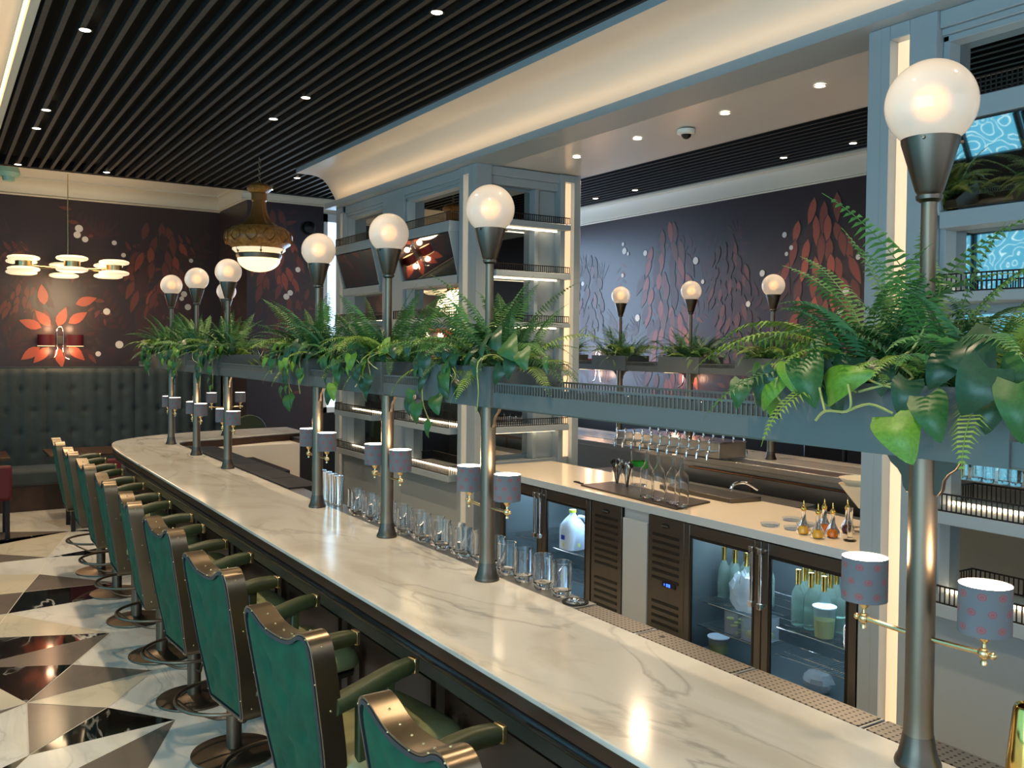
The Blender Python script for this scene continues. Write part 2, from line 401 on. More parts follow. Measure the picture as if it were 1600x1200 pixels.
# soffit (bulkhead) over the back bar with its curved cove
prof = [(3.28, ZC), (3.28, 3.80), (3.40, 3.80), (3.47, 3.798), (3.53, 3.787), (3.585, 3.762), (3.637, 3.708), (3.682, 3.64), (3.712, 3.587), (3.729, 3.548), (3.735, 3.50), (3.735, 3.485), (4.93, 3.485), (4.93, 3.99), (3.32, 3.99)]
b = MB()
k = len(prof); n0 = b.add([(x, -2.5, z) for x, z in prof]+[(x, 9.4, z) for x, z in prof])
b.face([n0+i for i in range(k)][::-1], 0); b.face([n0+k+i for i in range(k)], 0)
for i in range(k):
    j = (i+1) % k; mi = 1 if 1 <= i <= 10 else (2 if i == 11 else 0)
    b.face([n0+i, n0+j, n0+k+j, n0+k+i], mi)
b.build('ceiling.002', ['white_lacquer', 'cove_paint', 'plaster_gloss'], kind='structure', smooth=30)
b = MB().box(3.69, -2.5, 3.485, 3.70, 9.62, 3.537, 0).box(3.69, -2.5, 3.478, 4.0, 9.62, 3.486, 0)
b.build('trim_1', ['white_lacquer'], kind='structure', smooth=0)
o = MB().box(3.704, -2.5, 3.49, 3.72, 9.38, 3.505).build('cove_light_strip', 'led_cove', smooth=0); tag(o, 'warm light strip tucked behind the lower lip of the curved soffit', 'light')
area('cove_glow', (3.62, 4.5, 3.56), (R(180), R(28), 0), .05, 9.6, 2.0, (1, .66, .34))

# far wall (three planes) with mural leaves, dots; right wall
def leaf2d(cx, cy, L, W, ang, n=5):
    pts = []
    for s in (1, -1):
        for i in range(n+1):
            t = i/n if s == 1 else 1-i/n
            if s == -1 and (i == 0 or i == n): continue
            wd = math.sin(PI*t**.8)*W/2*s
            u, v = t*L, wd
            pts.append((cx+u*math.cos(ang)-v*math.sin(ang), cy+u*math.sin(ang)+v*math.cos(ang)))
    return pts
def mural(b, place, u0, u1, z0, z1, seed, clusters, dots, sprigs=26, base=1):
    rnd = random.Random(seed)
    lay = [0]
    def put(pts, m):
        if any(p[0] < u0+.01 or p[0] > u1-.01 or p[1] < z0+.01 or p[1] > z1-.01 for p in pts): return
        lay[0] += 1; d = .0004+.000004*lay[0]
        b.poly([place(u, z, d) for u, z in pts], m)
    for i in range(sprigs):
        cu, cz = rnd.uniform(u0, u1), rnd.uniform(z0, z1-.35); a0 = rnd.uniform(0, 6.28)
        kind = rnd.random(); nn = rnd.randint(6, 11); s = rnd.uniform(.6, 1.2)
        for k in range(nn):
            a = a0+(k-nn/2)*rnd.uniform(.22, .3); 
            if kind < .5: put(leaf2d(cu, cz, .26*s, .022*s, a), base+rnd.choice((3, 3, 4)))
            else:
                t = k/nn*.5*s; put(leaf2d(cu+t*math.cos(a0), cz+t*math.sin(a0), .15*s, .05*s, a0+(1.0 if k % 2 else -1.0)), base+rnd.choice((2, 3, 3, 4)))
    for cu, cz, s, br in clusters:     # hanging tiers of long leaves
        for t in range(8):
            cnt = (3, 5, 6, 7, 7, 6, 5, 4)[t]; zz = cz-t*.185*s
            for k in range(cnt):
                uu_ = cu+(k-(cnt-1)/2)*.125*s+rnd.uniform(-.05, .05)+(.06 if t % 2 else 0)*s
                a = -PI/2+(k-(cnt-1)/2)*-.09+rnd.uniform(-.15, .15)
                a = -PI/2+((k-(cnt-1)/2)*.14)+rnd.uniform(-.16, .16)
                zz2 = zz+rnd.uniform(-.05, .05)-.02*abs(k-(cnt-1)/2); LL = rnd.uniform(.24, .33)*s
                put(leaf2d(uu_, zz2+.012, LL*1.08, .118*s, a), base+4)
                put(leaf2d(uu_, zz2, LL, .094*s, a), base+min(3, max(0, br+rnd.choice((0, 0, 1, 1, 2, 3)) + (1 if t > 5 else 0))))
    for u, z in dots:
        rr = rnd.uniform(.022, .05); put([(u+rr*math.cos(i*PI/6), z+rr*math.sin(i*PI/6)) for i in range(12)], base+5)
MM = ['mural_ground', 'mural_leaf0', 'mural_leaf1', 'mural_leaf2', 'mural_leaf3', 'mural_leaf4', 'mural_dot', 'dark_panel', 'plaster', 'mural_top']
b = MB(); b.box(-3.1, 12.44, 0, 3.27, 12.6, 4.0, 0)
mural(b, lambda u, z, d: (u, 12.44-d, z), -.2, 3.22, 1.66, 3.72, 3, [(2.5, 3.55, .95, 1), (2.6, 2.65, .9, 2), (.95, 2.9, .6, 2)], [(1.54, 3.39), (1.52, 3.31), (1.61, 3.26), (1.95, 3.24), (2.06, 3.09), (2.9, 3.07), (1.86, 2.36), (1.76, 1.82), (2.01, 1.94), (2.81, 2.62), (2.78, 2.56), (2.86, 2.45)], 60)
for k, (u, z, a) in enumerate(((1.22, 2.16, 2.3), (1.30, 2.16, 1.2), (1.12, 2.14, 2.8), (1.42, 2.2, .6), (1.2, 1.9, 4.0), (1.3, 1.9, 4.9), (1.42, 1.92, 5.5), (1.1, 1.9, 3.8), (1.15, 2.42, 1.7), (1.5, 2.44, .35))):
    b.poly([(p, 12.434-k*.0004, q) for p, q in leaf2d(u, z, .26, .12, a)], 1)
b.build('wall_far', MM, kind='structure', smooth=0)
b = MB(); b.box(3.27, 11.15, 0, 4.26, 12.5, 4.0, 0)
mural(b, lambda u, z, d: (u, 11.15-d, z), 3.29, 4.24, 1.3, 3.74, 5, [(3.55, 3.7, .9, 1), (3.8, 2.7, .8, 2)], [(3.92, 2.92), (3.82, 2.62), (3.77, 2.57)], 22)
mural(b, lambda u, z, d: (3.27-d, u, z), 11.2, 12.4, 1.66, 3.72, 8, [(11.8, 3.0, .9, 2)], [], 16)
b.build('wall_far.001', MM, kind='structure', smooth=0)
b = MB(); b.box(7.0, 11.15, 0, 7.6, 12.5, 4.0, 0); b.box(4.26, 11.15, 3.66, 7.0, 11.3, 4.0, 8); b.box(4.26, 11.15, 0, 7.0, 11.3, 1.08, 7)
b.build('wall_far.002', MM, kind='structure', smooth=0)
b = MB(); b.box(7.44, -3, 0, 7.6, 11.15, 4.0, 0)
dr = [(5.44, 2.85), (6.33, 3.15), (6.24, 3.01), (6.3, 2.95), (5.57, 2.53), (7.62, 2.98), (7.5, 2.73), (8.93, 3.29), (8.9, 3.2), (8.83, 3.16), (8.93, 2.89), (8.5, 3.14), (9.77, 2.83), (8.63, 2.34), (6.62, 2.77), (5.63, 2.34), (6.81, 2.45)]
mural(b, lambda u, z, d: (7.44-d, u, z), 3.0, 11.1, 1.2, 3.60, 11, [(5.85, 3.48, 1.0, 0), (5.7, 2.5, .9, 0), (8.1, 3.45, .98, 1), (8.0, 2.4, .9, 1), (7.1, 3.2, .62, 2), (6.95, 2.6, .7, 2), (9.6, 3.2, .7, 2), (10.4, 3.4, .95, 2), (3.6, 3.4, 1, 1), (4.8, 2.9, .7, 1)], dr, 95)
b.box(7.40, -3, 0, 7.44, 11.15, 1.12, 7)
b.build('wall_right', MM, kind='structure', smooth=0)
# cornices
def cornice(path_fn, d0, d1, drop, proj, name):
    pr = [(0, -drop), (.012, -drop), (.02, -drop+.012), (.012, -drop+.022)]
    for i in range(7): a = i/6*PI/2; pr.append((.02+(proj-.04)*(1-math.cos(a)), -drop+.03+(drop-.06)*math.sin(a)))
    pr += [(proj-.01, -.028), (proj, -.02), (proj, 0), (0, 0)]
    b = MB(); k = len(pr)
    n0 = b.add([path_fn(p, q, d0) for p, q in pr]+[path_fn(p, q, d1) for p, q in pr])
    b.face([n0+i for i in range(k)][::-1]); b.face([n0+k+i for i in range(k)])
    for i in range(k): j = (i+1) % k; b.face([n0+i, n0+j, n0+k+j, n0+k+i])
    b.build(name, 'plaster', kind='structure', smooth=30)
cornice(lambda p, q, d: (d, 12.44-p*2.2, 3.93+q), -3.0, 3.28, .19, .12, 'trim_2')
cornice(lambda p, q, d: (3.27-p, d, 3.93+q), 11.15, 12.44, .18, .10, 'trim_3')
cornice(lambda p, q, d: (d, 11.15-p, ZC+q), 3.20, 7.44, .10, .05, 'trim_4')
cornice(lambda p, q, d: (7.44-p, d, ZC+q), -3.0, 11.1, .23, .09, 'trim_5')
# far window
wnd = MB(); 
for x0, x1, z0, z1 in ((4.26, 4.31, 1.08, 3.66), (6.92, 7.0, 1.08, 3.66), (4.26, 7.0, 3.56, 3.66), (4.26, 7.0, 1.08, 1.15), (5.2, 5.25, 1.08, 3.66), (6.1, 6.15, 1.08, 3.66)): wnd.box(x0, 11.13, z0, x1, 11.2, z1, 0)
wnd.box(4.26, 11.22, 1.08, 7.0, 11.24, 3.66, 1)
wnd.build('window_1', ['window_frame', 'sky_pane'], kind='structure', smooth=0)
# left facade (seen in the mirrors) with curtained windows, and front facade
b = MB(); b.box(-3.2, -3.1, 0, -3.05, 12.6, .45, 0); b.box(-3.2, -3.1, 3.45, -3.05, 12.6, 4.1, 0); b.box(-3.2, 9.9, .45, -3.05, 12.6, 3.45, 0)
b.build('wall_left', ['dark_panel'], kind='structure', smooth=0)
for i, y0 in enumerate((-3.0, -.85, 1.3, 3.45, 5.6, 7.75)):
    b = MB(); b.box(-3.12, y0, .45, -3.1, y0+2.1, 3.45, 1)
    for yy in (y0, y0+.68, y0+1.38, y0+2.06): b.box(-3.09, yy, .45, -3.02, yy+.045, 3.45, 0)
    for zz in (.45, 2.6, 3.41): b.box(-3.09, y0, zz, -3.03, y0+2.1, zz+.04, 0)
    b.build('window_%d' % (i+2), ['black', 'curtain'], kind='structure', smooth=0)
b = MB(); b.box(-3.1, -3.25, 0, 7.6, -3.1, .5, 0); b.box(-3.1, -3.25, 3.45, 7.6, -3.1, 4.1, 0)
for x0 in (-3.1, -.5, 2.1, 4.7, 7.3): b.box(x0, -3.25, .5, x0+.3, -3.1, 3.45, 0)
b.build('wall_front', ['dark_panel'], kind='structure', smooth=0)

# ================================================================== BAR
XF = 1.25      # customer edge of the bar top
# bar top outline: straight run, rounded far left corner, return along X
outer = [(XF, -.6), (XF, 7.9)] + [(1.25+.75-.75*math.cos(a), 8.25+.78*math.sin(a)+(0)) for a in [R(x) for x in (8, 18, 30, 42, 54, 66, 78)]] + [(2.16, 9.16), (2.5, 9.26), (3.17, 9.34)]
outer = [(XF, -.6)] + [(XF, 7.6), (1.27, 8.2), (1.34, 8.58), (1.48, 8.80), (1.70, 8.99), (1.93, 9.12), (2.3, 9.24), (2.75, 9.32), (3.17, 9.35)]
inner = [(3.17, 8.78), (2.7, 8.66), (2.27, 8.50), (1.97, 8.45), (1.85, 8.33), (1.80, 8.1), (1.80, -.6)]
oc = [(XF, -.6)] + [(p.x, p.y) for p in smooth_curve([(x, y, 0) for x, y in outer[1:]], 5)]
ic = [(p.x, p.y) for p in smooth_curve([(x, y, 0) for x, y in inner[:-1]], 4)] + [inner[-1]]
def offset(pts, d):
    out = []
    for i, p in enumerate(pts):
        a = Vector(pts[max(i-1, 0)]); c = Vector(pts[min(i+1, len(pts)-1)]); t = (c-a).normalized()
        out.append((p[0]+t.y*d, p[1]-t.x*d))
    return out
bar = empty('bar_counter', (XF, 0, 0)); tag(bar, 'long white marble bar counter with dark wooden edge and rounded far corner', 'bar counter')
bar.location = (0, 0, 0)
MB().prism(oc+ic, 1.064, HC, 'z').build('countertop', 'counter_marble', bar, bevel=.003, smooth=0)
def ribbon(pathpts, prof):   # prof: list of (inset, z); closed loop section swept along path
    b = MB(); L = len(pathpts); rows = [offset(pathpts, ins) for ins, z in prof]; k = len(prof)
    idx = [b.add([(rows[j][i][0], rows[j][i][1], prof[j][1]) for i in range(L)]) for j in range(k)]
    for j in range(k):
        jj = (j+1) % k
        for i in range(L-1): b.face([idx[j]+i, idx[j]+i+1, idx[jj]+i+1, idx[jj]+i])
    b.face([idx[j] for j in range(k)]); b.face([idx[j]+L-1 for j in range(k)][::-1])
    return b
ribbon(oc, [(.004, 1.063), (.004, 1.026), (.02, 1.024), (.05, 1.024), (.05, 1.063)]).build('edge_board', 'walnut', bar, smooth=30)
ribbon(oc, [(.03, 1.024)] + [(.036-.026*math.sin(a)+.0, .998+.024*math.cos(a)) for a in [R(x) for x in (20, 45, 70, 90, 110, 135, 160)]] + [(.06, .972), (.08, 1.024)]).build('edge_moulding', 'ebony', bar, smooth=60)
ribbon(oc, [(.065, .99), (.075, .968), (.10, .965), (.13, .99)]).build('under_rail', 'ebony', bar, smooth=30)
ribbon(oc, [(.11, .93), (.11, .868), (.125, .86), (.2, .86), (.2, .93)]).build('ledge', 'ledge_metal', bar, smooth=0)
b = ribbon(oc, [(.20, .99), (.20, .02), (.30, .02), (.30, .99)])
yy = .1
while yy < 7.4:     # raised panel frames on the bar front
    b.box(XF+.185, yy, .06, XF+.20, yy+.06, .86); b.box(XF+.185, yy+.10, .12, XF+.20, yy+.13, .80); b.box(XF+.185, yy+.72, .12, XF+.20, yy+.75, .80); b.box(XF+.185, yy+.13, .77, XF+.20, yy+.72, .80)
    b.box(XF+.185, yy+.13, .12, XF+.20, yy+.72, .15); yy += .84
b.build('bar_front', 'walnut', bar, smooth=0)
b = ribbon(ic, [(.005, 1.064), (.005, .30), (.02, .30), (.02, 1.064)]); b.build('inner_panel', 'cab_grey', bar, smooth=0)
ribbon(ic[:-1], [(-.004, 1.063), (-.004, .995), (.04, .995), (.04, 1.063)]).build('inner_edge_board', 'walnut', bar, smooth=0)
# metal drip trays let into the inner edge
def hole_mat():
    m = mat('perforated', rgb(150, 128, 110), .38, .85); nt = m.node_tree; p = nt.nodes['Principled BSDF']
    tc = nt.nodes.new('ShaderNodeTexCoord'); sp = nt.nodes.new('ShaderNodeSeparateXYZ'); nt.links.new(tc.outputs['Object'], sp.inputs[0])
    v = math_(nt, 'MULTIPLY', sp.outputs[1], 1/.0185); u0 = math_(nt, 'MULTIPLY', sp.outputs[0], 1/.0150)
    fu = math_(nt, 'SUBTRACT', math_(nt, 'FRACT', u0, None), .5); fv = math_(nt, 'SUBTRACT', math_(nt, 'FRACT', v, None), .5)
    d = math_(nt, 'ADD', math_(nt, 'MULTIPLY', math_(nt, 'MULTIPLY', fu, fu), 1.0), math_(nt, 'MULTIPLY', math_(nt, 'MULTIPLY', fv, fv), 1.5))
    k = math_(nt, 'LESS_THAN', d, .055)
    inb = math_(nt, 'MULTIPLY', math_(nt, 'GREATER_THAN', sp.outputs[2], .0), k)
    mx = nt.nodes.new('ShaderNodeMix'); mx.data_type = 'RGBA'; nt.links.new(k, mx.inputs[0]); mx.inputs[6].default_value = rgb(158, 150, 140); mx.inputs[7].default_value = (.01, .01, .01, 1)
    nt.links.new(mx.outputs[2], p.inputs['Base Color']); nt.links.new(math_(nt, 'SUBTRACT', .85, math_(nt, 'MULTIPLY', k, .85)), p.inputs['Metallic'])
hole_mat()
ys = [-.1, .35, .82, 1.29, 1.69, 2.09, 2.40]
for i in range(len(ys)-1):
    t = empty('drip_tray', (1.8035, ys[i]+.003, 1.05)); L = ys[i+1]-ys[i]-.006
    bb = MB().box(0, 0, 0, .098, L, .024); bb.build('tray_body', 'steel', t, bevel=.002)
    MB().box(.006, .008, .024, .092, L-.008, .0262).build('perforated_plate', 'perforated', t, smooth=0)
    tag(t, ['perforated steel drip tray just past the near edge of the photo', 'perforated steel drip tray right of the nearest lamp post', 'perforated steel drip tray behind the foot of the nearest lamp post', 'perforated steel drip tray with a dark gap at its near end', 'perforated steel drip tray with a small drain hole', 'perforated steel drip tray beside the round glass rinser'][i], 'drip tray', 'drip trays along the bar')
    if i == 4:
        MB().lathe([(.0, .0), (.009, .0), (.009, .0004), (0, .0004)], 16, c=(.055, .33, .0264)).build('drain_hole', 'black', t)
rin = empty('glass_rinser', (1.852, 2.455, 1.07)); tag(rin, 'round chrome glass rinser set beside the row of mixing glasses', 'glass rinser')
MB().lathe([(.0, .004), (.030, .004), (.034, .010), (.046, .0105), (.046, .0), (0, 0)], 32).build('rinser_ring', 'black_rubber', rin)
b = MB()
for k in range(12): a = k*PI/6; b.tube([(0, 0, .010), (.03*math.cos(a), .03*math.sin(a), .0105)], .0016, 6)
b.lathe([(.028, .009), (.032, .012), (.034, .009)], 32).lathe([(.006, .01), (.005, .022), (0, .024)], 12); b.build('rinser_spokes', 'chrome', rin)
b = MB().box(1.80, 2.405, 1.05, 1.905, 8.0, 1.0765); tray2 = b.build('glass_rail', 'steel', None, bevel=.002); tag(tray2, 'narrow steel rail along the inner bar edge carrying the glasses', 'rail')
for q, yy in enumerate((5.3, 5.72, 6.14, 6.56, 6.98, 7.40)):
    o = MB().box(1.812, yy, 1.0767, 2.02, yy+.41, 1.086).build('bar_mat', 'black_rubber', bevel=.001); tag(o, ['dark tray mat on the inner bar edge, nearest to the fourth lamp post', 'second dark tray mat on the inner bar edge from the fourth lamp post', 'third dark tray mat on the inner bar edge from the fourth lamp post', 'fourth dark tray mat on the inner bar edge, beside the fifth lamp post', 'dark tray mat on the inner bar edge before the sixth lamp post', 'dark tray mat at the far end of the inner bar edge'][q], 'bar mat', 'dark mats on the inner bar edge')
# small shelf table inside the bar, pale cabinet under the return
t = empty('service_table', (2.21, 7.38, 0)); tag(t, 'low dark topped service table inside the far bar curve', 'table')
MB().box(-.16, -.48, .93, .16, .48, .965).build('table_top', 'ebony', t, bevel=.004)
MB().box(-.15, -.47, .90, .15, .47, .93).build('steel_rim', 'steel', t)
for x0, y0 in ((-.13, -.45), (.13, -.45), (.13, .45), (-.13, .45)): MB().tube([(x0, y0, 0), (x0, y0, .91)], .016, 10).build('leg', 'steel', t)
t = empty('end_cabinet', (2.6, 8.8, 0)); t.parent = bar
MB().box(-.95, -.35, .0, .40, .30, 1.0).build('body', 'cab_pale', t, bevel=.004)
MB().box(.40, -.36, .0, .58, .5, 1.04).build('end_panel', 'dark_panel', t, bevel=.002)

# ---------------------------------------------------------------- lamp posts
def make_lamp():
    t = empty('lamp_post')
    MB().lathe([(0, 0), (.046, 0), (.047, .006), (.045, .013), (.040, .022), (.0345, .045), (.0315, .062), (.031, .066), (.0, .066)], 32).build('foot', 'bronze_dark', t)
    MB().lathe([(0, .066), (.0305, .066), (.0295, .075), (.0285, .12), (.0285, .667), (0, .667)], 32).build('lower_pole', 'bronze', t)
    MB().lathe([(0, .80), (.0155, .80), (.0155, 1.185), (0, 1.185)], 24).build('upper_pole', 'bronze', t)
    MB().lathe([(.0, 1.18), (.0175, 1.18), (.0255, 1.186), (.0265, 1.194), (.0235, 1.197), (.0275, 1.203), (.0565, 1.302), (.0575, 1.311), (.050, 1.312), (.045, 1.300), (0, 1.29)], 32).build('cup', 'bronze_dark', t)
    b = MB()
    for a in (20, 140, 260): b.lathe([(0, .0), (.0035, 0), (.0035, .010), (0, .011)], 10, c=(0, 0, 0), ax='x'); 
    vs = b.v; per = len(vs)//3
    for k, a in enumerate((200, 320, 80)):
        Mx = Matrix.Rotation(R(a), 4, 'Z') @ Matrix.Translation((.055, 0, 1.304))
        for i in range(k*per, (k+1)*per): vs[i] = tuple(Mx @ Vector(vs[i]))
    b.build('thumb_screws', 'bronze', t)
    pr = [(.046, -.0775)]
    a0 = math.acos(-.0775/.090)
    g = [(.0905*math.sin(a), -.0905*math.cos(a)) for a in [R(30)+(PI-R(30))*i/22 for i in range(23)]]
    g = [(.0905*math.sin(R(31)+(PI-R(31))*i/24), -.0905*math.cos(R(31)+(PI-R(31))*i/24)) for i in range(25)]; g[-1] = (0, .0905)
    gl = MB().lathe(g, 40, c=(0, 0, 1.383)).build('globe', 'globe_glass', t, smooth=80)
    MB().sphere((0, 0, 1.385), .030, 16).build('bulb', 'bulb', t)
    for s in (1, -1):      # scalloped brackets under the shelf
        pts = [(s*.026, .667), (s*.026, .575), (s*.034, .572), (s*.044, .585), (s*.047, .606), (s*.057, .620), (s*.073, .632), (s*.082, .646), (s*.092, .652), (s*.118, .655), (s*.122, .667)]
        MB().prism(pts, -.007, .007, 'x').build('bracket', 'bronze_dark', t, bevel=.0015)
        arm = MB()
        arm.tube([(0, 0, .272), (0, s*.128, .276)], .0055, 10)
        arm.sphere((0, s*.136, .276), .0125, 16).lathe([(0, -.011), (.0062, -.010), (.0062, -.004), (.004, 0), (0, 0)], 12, c=(0, s*.136, .263))
        arm.sphere((0, s*.154, .276), .0075, 12)
        arm.lathe([(.0045, .288), (.004, .296), (.012, .306), (.0155, .316), (.004, .317), (.004, .34)], 16, c=(0, s*.136, 0))
        a_ = arm.build('sconce_arm', 'brass', t)
        MB().lathe([(.0490, .318), (.0490, .350), (.0490, .382), (.0490, .414)], 36, c=(0, s*.136, 0), uvs=True).build('lamp_shade', 'shade_cloth', t, smooth=80)
        b = MB().lathe([(.0, .395), (.046, .395), (.0478, .4125)], 32, c=(0, s*.136, 0)); b.build('diffuser', 'shade_inside', t)
    return t
poles = [1.105, 2.857, 3.74, 4.625, 6.38, 7.275, 8.165]
names = ['nearest globe lamp post, standing at the right edge of the photo', 'globe lamp post second from the camera, foot beside the cut glasses', 'globe lamp post third from the camera along the bar', 'globe lamp post fourth from the camera, in front of the far window strip', 'globe lamp post fifth from the camera, by the dark bar mats', 'globe lamp post sixth from the camera, second last before the bar curve', 'farthest globe lamp post on the straight run of the bar']
lamps = []
L0 = make_lamp()
for i, y in enumerate(poles):
    t = L0 if i == 0 else copy_tree(L0)
    t.location = (1.74, y, HC); tag(t, names[i], 'lamp', 'globe lamp posts with two shaded sconces'); lamps.append(t)
for t_, loc, lab in (((1), (2.36, 8.72, HC), 'globe lamp post on the far return of the bar, mostly hidden behind another'),
                     ((1), (5.6, 4.87, HC), 'globe lamp post on the opposite counter, nearest to the white column'),
                     ((1), (5.6, 5.79, HC), 'globe lamp post on the opposite counter, middle of the three in the opening'),
                     ((1), (5.6, 6.75, HC), 'globe lamp post on the opposite counter, leftmost of the three in the opening')):
    t = copy_tree(L0); t.location = loc; tag(t, lab, 'lamp', 'globe lamp posts with two shaded sconces')
    if loc[0] < 3: t.rotation_euler = (0, 0, R(90))
for y in poles[:6]:
    for s in (.136, -.136):
        d = bpy.data.lights.new('sconce_bulb', 'POINT'); d.energy = .8; d.color = (1, .7, .4); d.shadow_soft_size = .03
        o = bpy.data.objects.new('sconce_bulb', d); COL.objects.link(o); o.location = (1.74, y+s, HC+.44)

# ---------------------------------------------------------------- overhead shelf with gallery rail
def gantry(xc, y0, y1, label, gaps, planters):
    t = empty('overhead_shelf', (xc, 0, 1.747)); tag(t, label, 'shelf', 'shelves carried by the lamp posts')
    MB().box(-.131, y0, .001, .131, y1, .012).build('shelf_board', 'gunmetal', t, smooth=0)
    for x0 in (-.14, .132): MB().box(x0, y0, .0, x0+.008, y1, .046).build('fascia', 'gunmetal', t, smooth=0)
    o = MB().box(-.1405, y0, -.0035, -.130, y1, -.0003).build('brass_edge', 'bronze', t, smooth=0)
    for (a, c) in gaps:
        for x0 in (-.138, .134):
            b = MB().box(x0, a, .078, x0+.005, c, .084); n = int((c-a)/.0155)
            b.box(x0, a, .046, x0+.005, c, .050)
            for k in range(n+1): yy = a+(c-a)*k/n; b.box(x0+.0005, yy-.0022, .046, x0+.0045, yy+.0022, .08)
            b.build('gallery_rail', 'gunmetal', t, smooth=0)
    return t
ph = .255
gantry(1.74, -.6, 8.55, 'grey metal shelf with slotted rail running above the bar counter', [(1.36, 2.60), (3.112, 3.485), (3.995, 4.37), (4.88, 6.125), (6.635, 7.02), (7.53, 7.91)], poles)
gantry(5.6, 3.2, 9.6, 'grey metal shelf above the opposite counter behind the opening', [(3.2, 4.61), (5.125, 5.535), (6.045, 6.50), (7.0, 7.5)], [])
g = gantry(0, -.75, .9, 'short grey metal shelf over the far return of the bar', [], [])
g.location = (2.35, 8.72, 1.747); g.rotation_euler = (0, 0, R(-90))
def make_planter():
    t = empty('planter_box')
    MB().box(-.148, -ph, -.002, -.142, ph, .138).box(.142, -ph, -.002, .148, ph, .138).box(-.142, -ph, -.002, .142, -ph+.006, .138).box(-.142, ph-.006, -.002, .142, ph, .138).build('box_sides', 'gunmetal', t, smooth=0)
    MB().box(-.141, -ph+.007, .013, .141, -.02, .118).box(-.141, .02, .013, .141, ph-.007, .118).box(-.141, -.02, .013, -.02, .02, .118).box(.02, -.02, .013, .141, .02, .118).build('soil', 'soil', t, smooth=0)
    return t
pl0 = make_planter(); PL = []
plab = ['grey metal planter box nearest the camera, round the first lamp post', 'grey metal planter box at the left end of the long slotted rail', 'grey metal planter box round the third lamp post from the camera', 'grey metal planter box round the fourth lamp post from the camera', 'grey metal planter box round the fifth lamp post from the camera', 'grey metal planter box round the sixth lamp post from the camera', 'grey metal planter box round the last lamp post before the curve',
        'grey metal planter box on the far return shelf', 'grey metal planter box on the opposite shelf, nearest the column', 'grey metal planter box on the opposite shelf, middle one', 'grey metal planter box on the opposite shelf, left one', 'grey metal planter box on the opposite shelf, partly hidden by the left column']
spots = [(1.74, y) for y in poles] + [(2.36, 8.72), (5.6, 4.87), (5.6, 5.79), (5.6, 6.75), (5.6, 7.7)]
for i, (x, y) in enumerate(spots):
    t = pl0 if i == 0 else copy_tree(pl0)
    t.location = (x, y, 1.747); tag(t, plab[i], 'planter', 'planter boxes on the overhead shelves')
    if i == 7: t.rotation_euler = (0, 0, R(90)); 

# ---------------------------------------------------------------- ferns
def frond_mesh(name, L, e0, e1, material, seed, wmax=.05, n=34):
    """rachis starts at origin towards +X with elevation e0 bending to e1"""
    rnd = random.Random(seed); b = MB(); p = Vector((0, 0, 0)); pts = []
    for i in range(n+1):
        t = i/n; e = e0+(e1-e0)*t**1.2; pts.append(p.copy()); p = p+Vector((math.cos(e), 0, math.sin(e)))*L/n
    for k in range(0, n, 2): pass
    b.tube(pts, [.0018*(1-.7*i/n) for i in range(n+1)], 4, 0, cap=False)
    for i in range(3, n):
        t = i/n; w_ = wmax*math.sin(PI*min(1, t*.93+.10))**.65*(1-.55*t)*1.35
        tan = (pts[i+1]-pts[i]).normalized(); upv = Vector((0, 1, 0)).cross(tan)*-1
        for s in (1, -1):
            wl = w_*rnd.uniform(.85, 1.1); hw = L/n*.27
            o = pts[i]; side = Vector((0, s, 0))
            tip = o+side*wl+tan*wl*.22-Vector((0, 0, 1))*wl*rnd.uniform(.1, .45)
            mid = o+side*wl*.5+tan*wl*.05+upv*wl*.06
            v = [o-tan*hw*.6, o+tan*hw*.6, mid+tan*hw, tip, mid-tan*hw]
            k = b.add(v); b.face([k, k+1, k+2, k+3, k+4], 0)
    me_o = b.build(name, material, smooth=0)
    return me_o
protos = []
specs = [(.42, 75, 20, 'fern_a', .050), (.40, 62, -15, 'fern_b', .046), (.36, 48, -35, 'fern_a', .046), (.33, 28, -55, 'fern_b', .044), (.30, 12, -75, 'fern_c', .040), (.45, 84, 50, 'fern_a', .052), (.26, 40, -30, 'fern_c', .036), (.38, 55, -50, 'fern_c', .046), (.30, 70, 10, 'fern_b', .040)]
for k, (L, e0, e1, mm_, wm) in enumerate(specs): 
    o = frond_mesh('frond', L, R(e0), R(e1), mm_, k, wm); protos.append(o.data); bpy.data.objects.remove(o)
def fern(x, y, z, n, seed, label, scale=1.0, extra=()):
    rnd = random.Random(seed); t = empty('potted_fern', (x, y, z)); tag(t, label, 'fern', 'ferns growing from the planter boxes')
    def fr(me, loc, rz, sc, tilt=0):
        o = bpy.data.objects.new('frond', me); COL.objects.link(o); o.parent = t; o.location = loc; o.rotation_euler = (tilt, rnd.uniform(-.1, .1), rz); o.scale = (sc,)*3
    for i in range(n):
        a = i*2.399+rnd.uniform(-.3, .3); k = rnd.choice((0, 0, 1, 1, 2, 2, 3, 6, 7, 8, 8))
        r0 = rnd.uniform(.02, .07); yy = rnd.uniform(-.19, .19)
        if i > n*.62: k = rnd.choice((2, 3, 4, 7, 6))
        fr(protos[k], (r0*math.cos(a)*.9, yy+r0*math.sin(a), rnd.uniform(-.005, .01)), a, scale*rnd.uniform(.62, 1.12), rnd.uniform(-.25, .25))
    for k, loc, rz, sc, tl in extra: fr(protos[k], loc, rz, sc, tl)
    return t
flab = ['large fern with tall upright fronds round the nearest lamp post', 'bushy fern with long arching fronds at the second lamp post', 'yellowish green fern at the third lamp post', 'dark spreading fern at the fourth lamp post', 'light green fern with tall fronds at the fifth lamp post', 'bushy fern at the sixth lamp post', 'loose fern at the last lamp post above the bar curve', 'fern on the far return shelf behind the last lamps', 'fern on the opposite shelf half hidden behind large leaves', 'dark spiky fern on the opposite shelf, middle of three', 'fern with one upright tuft on the opposite shelf, left of three', 'fern on the opposite shelf peeking out beside the lit column']
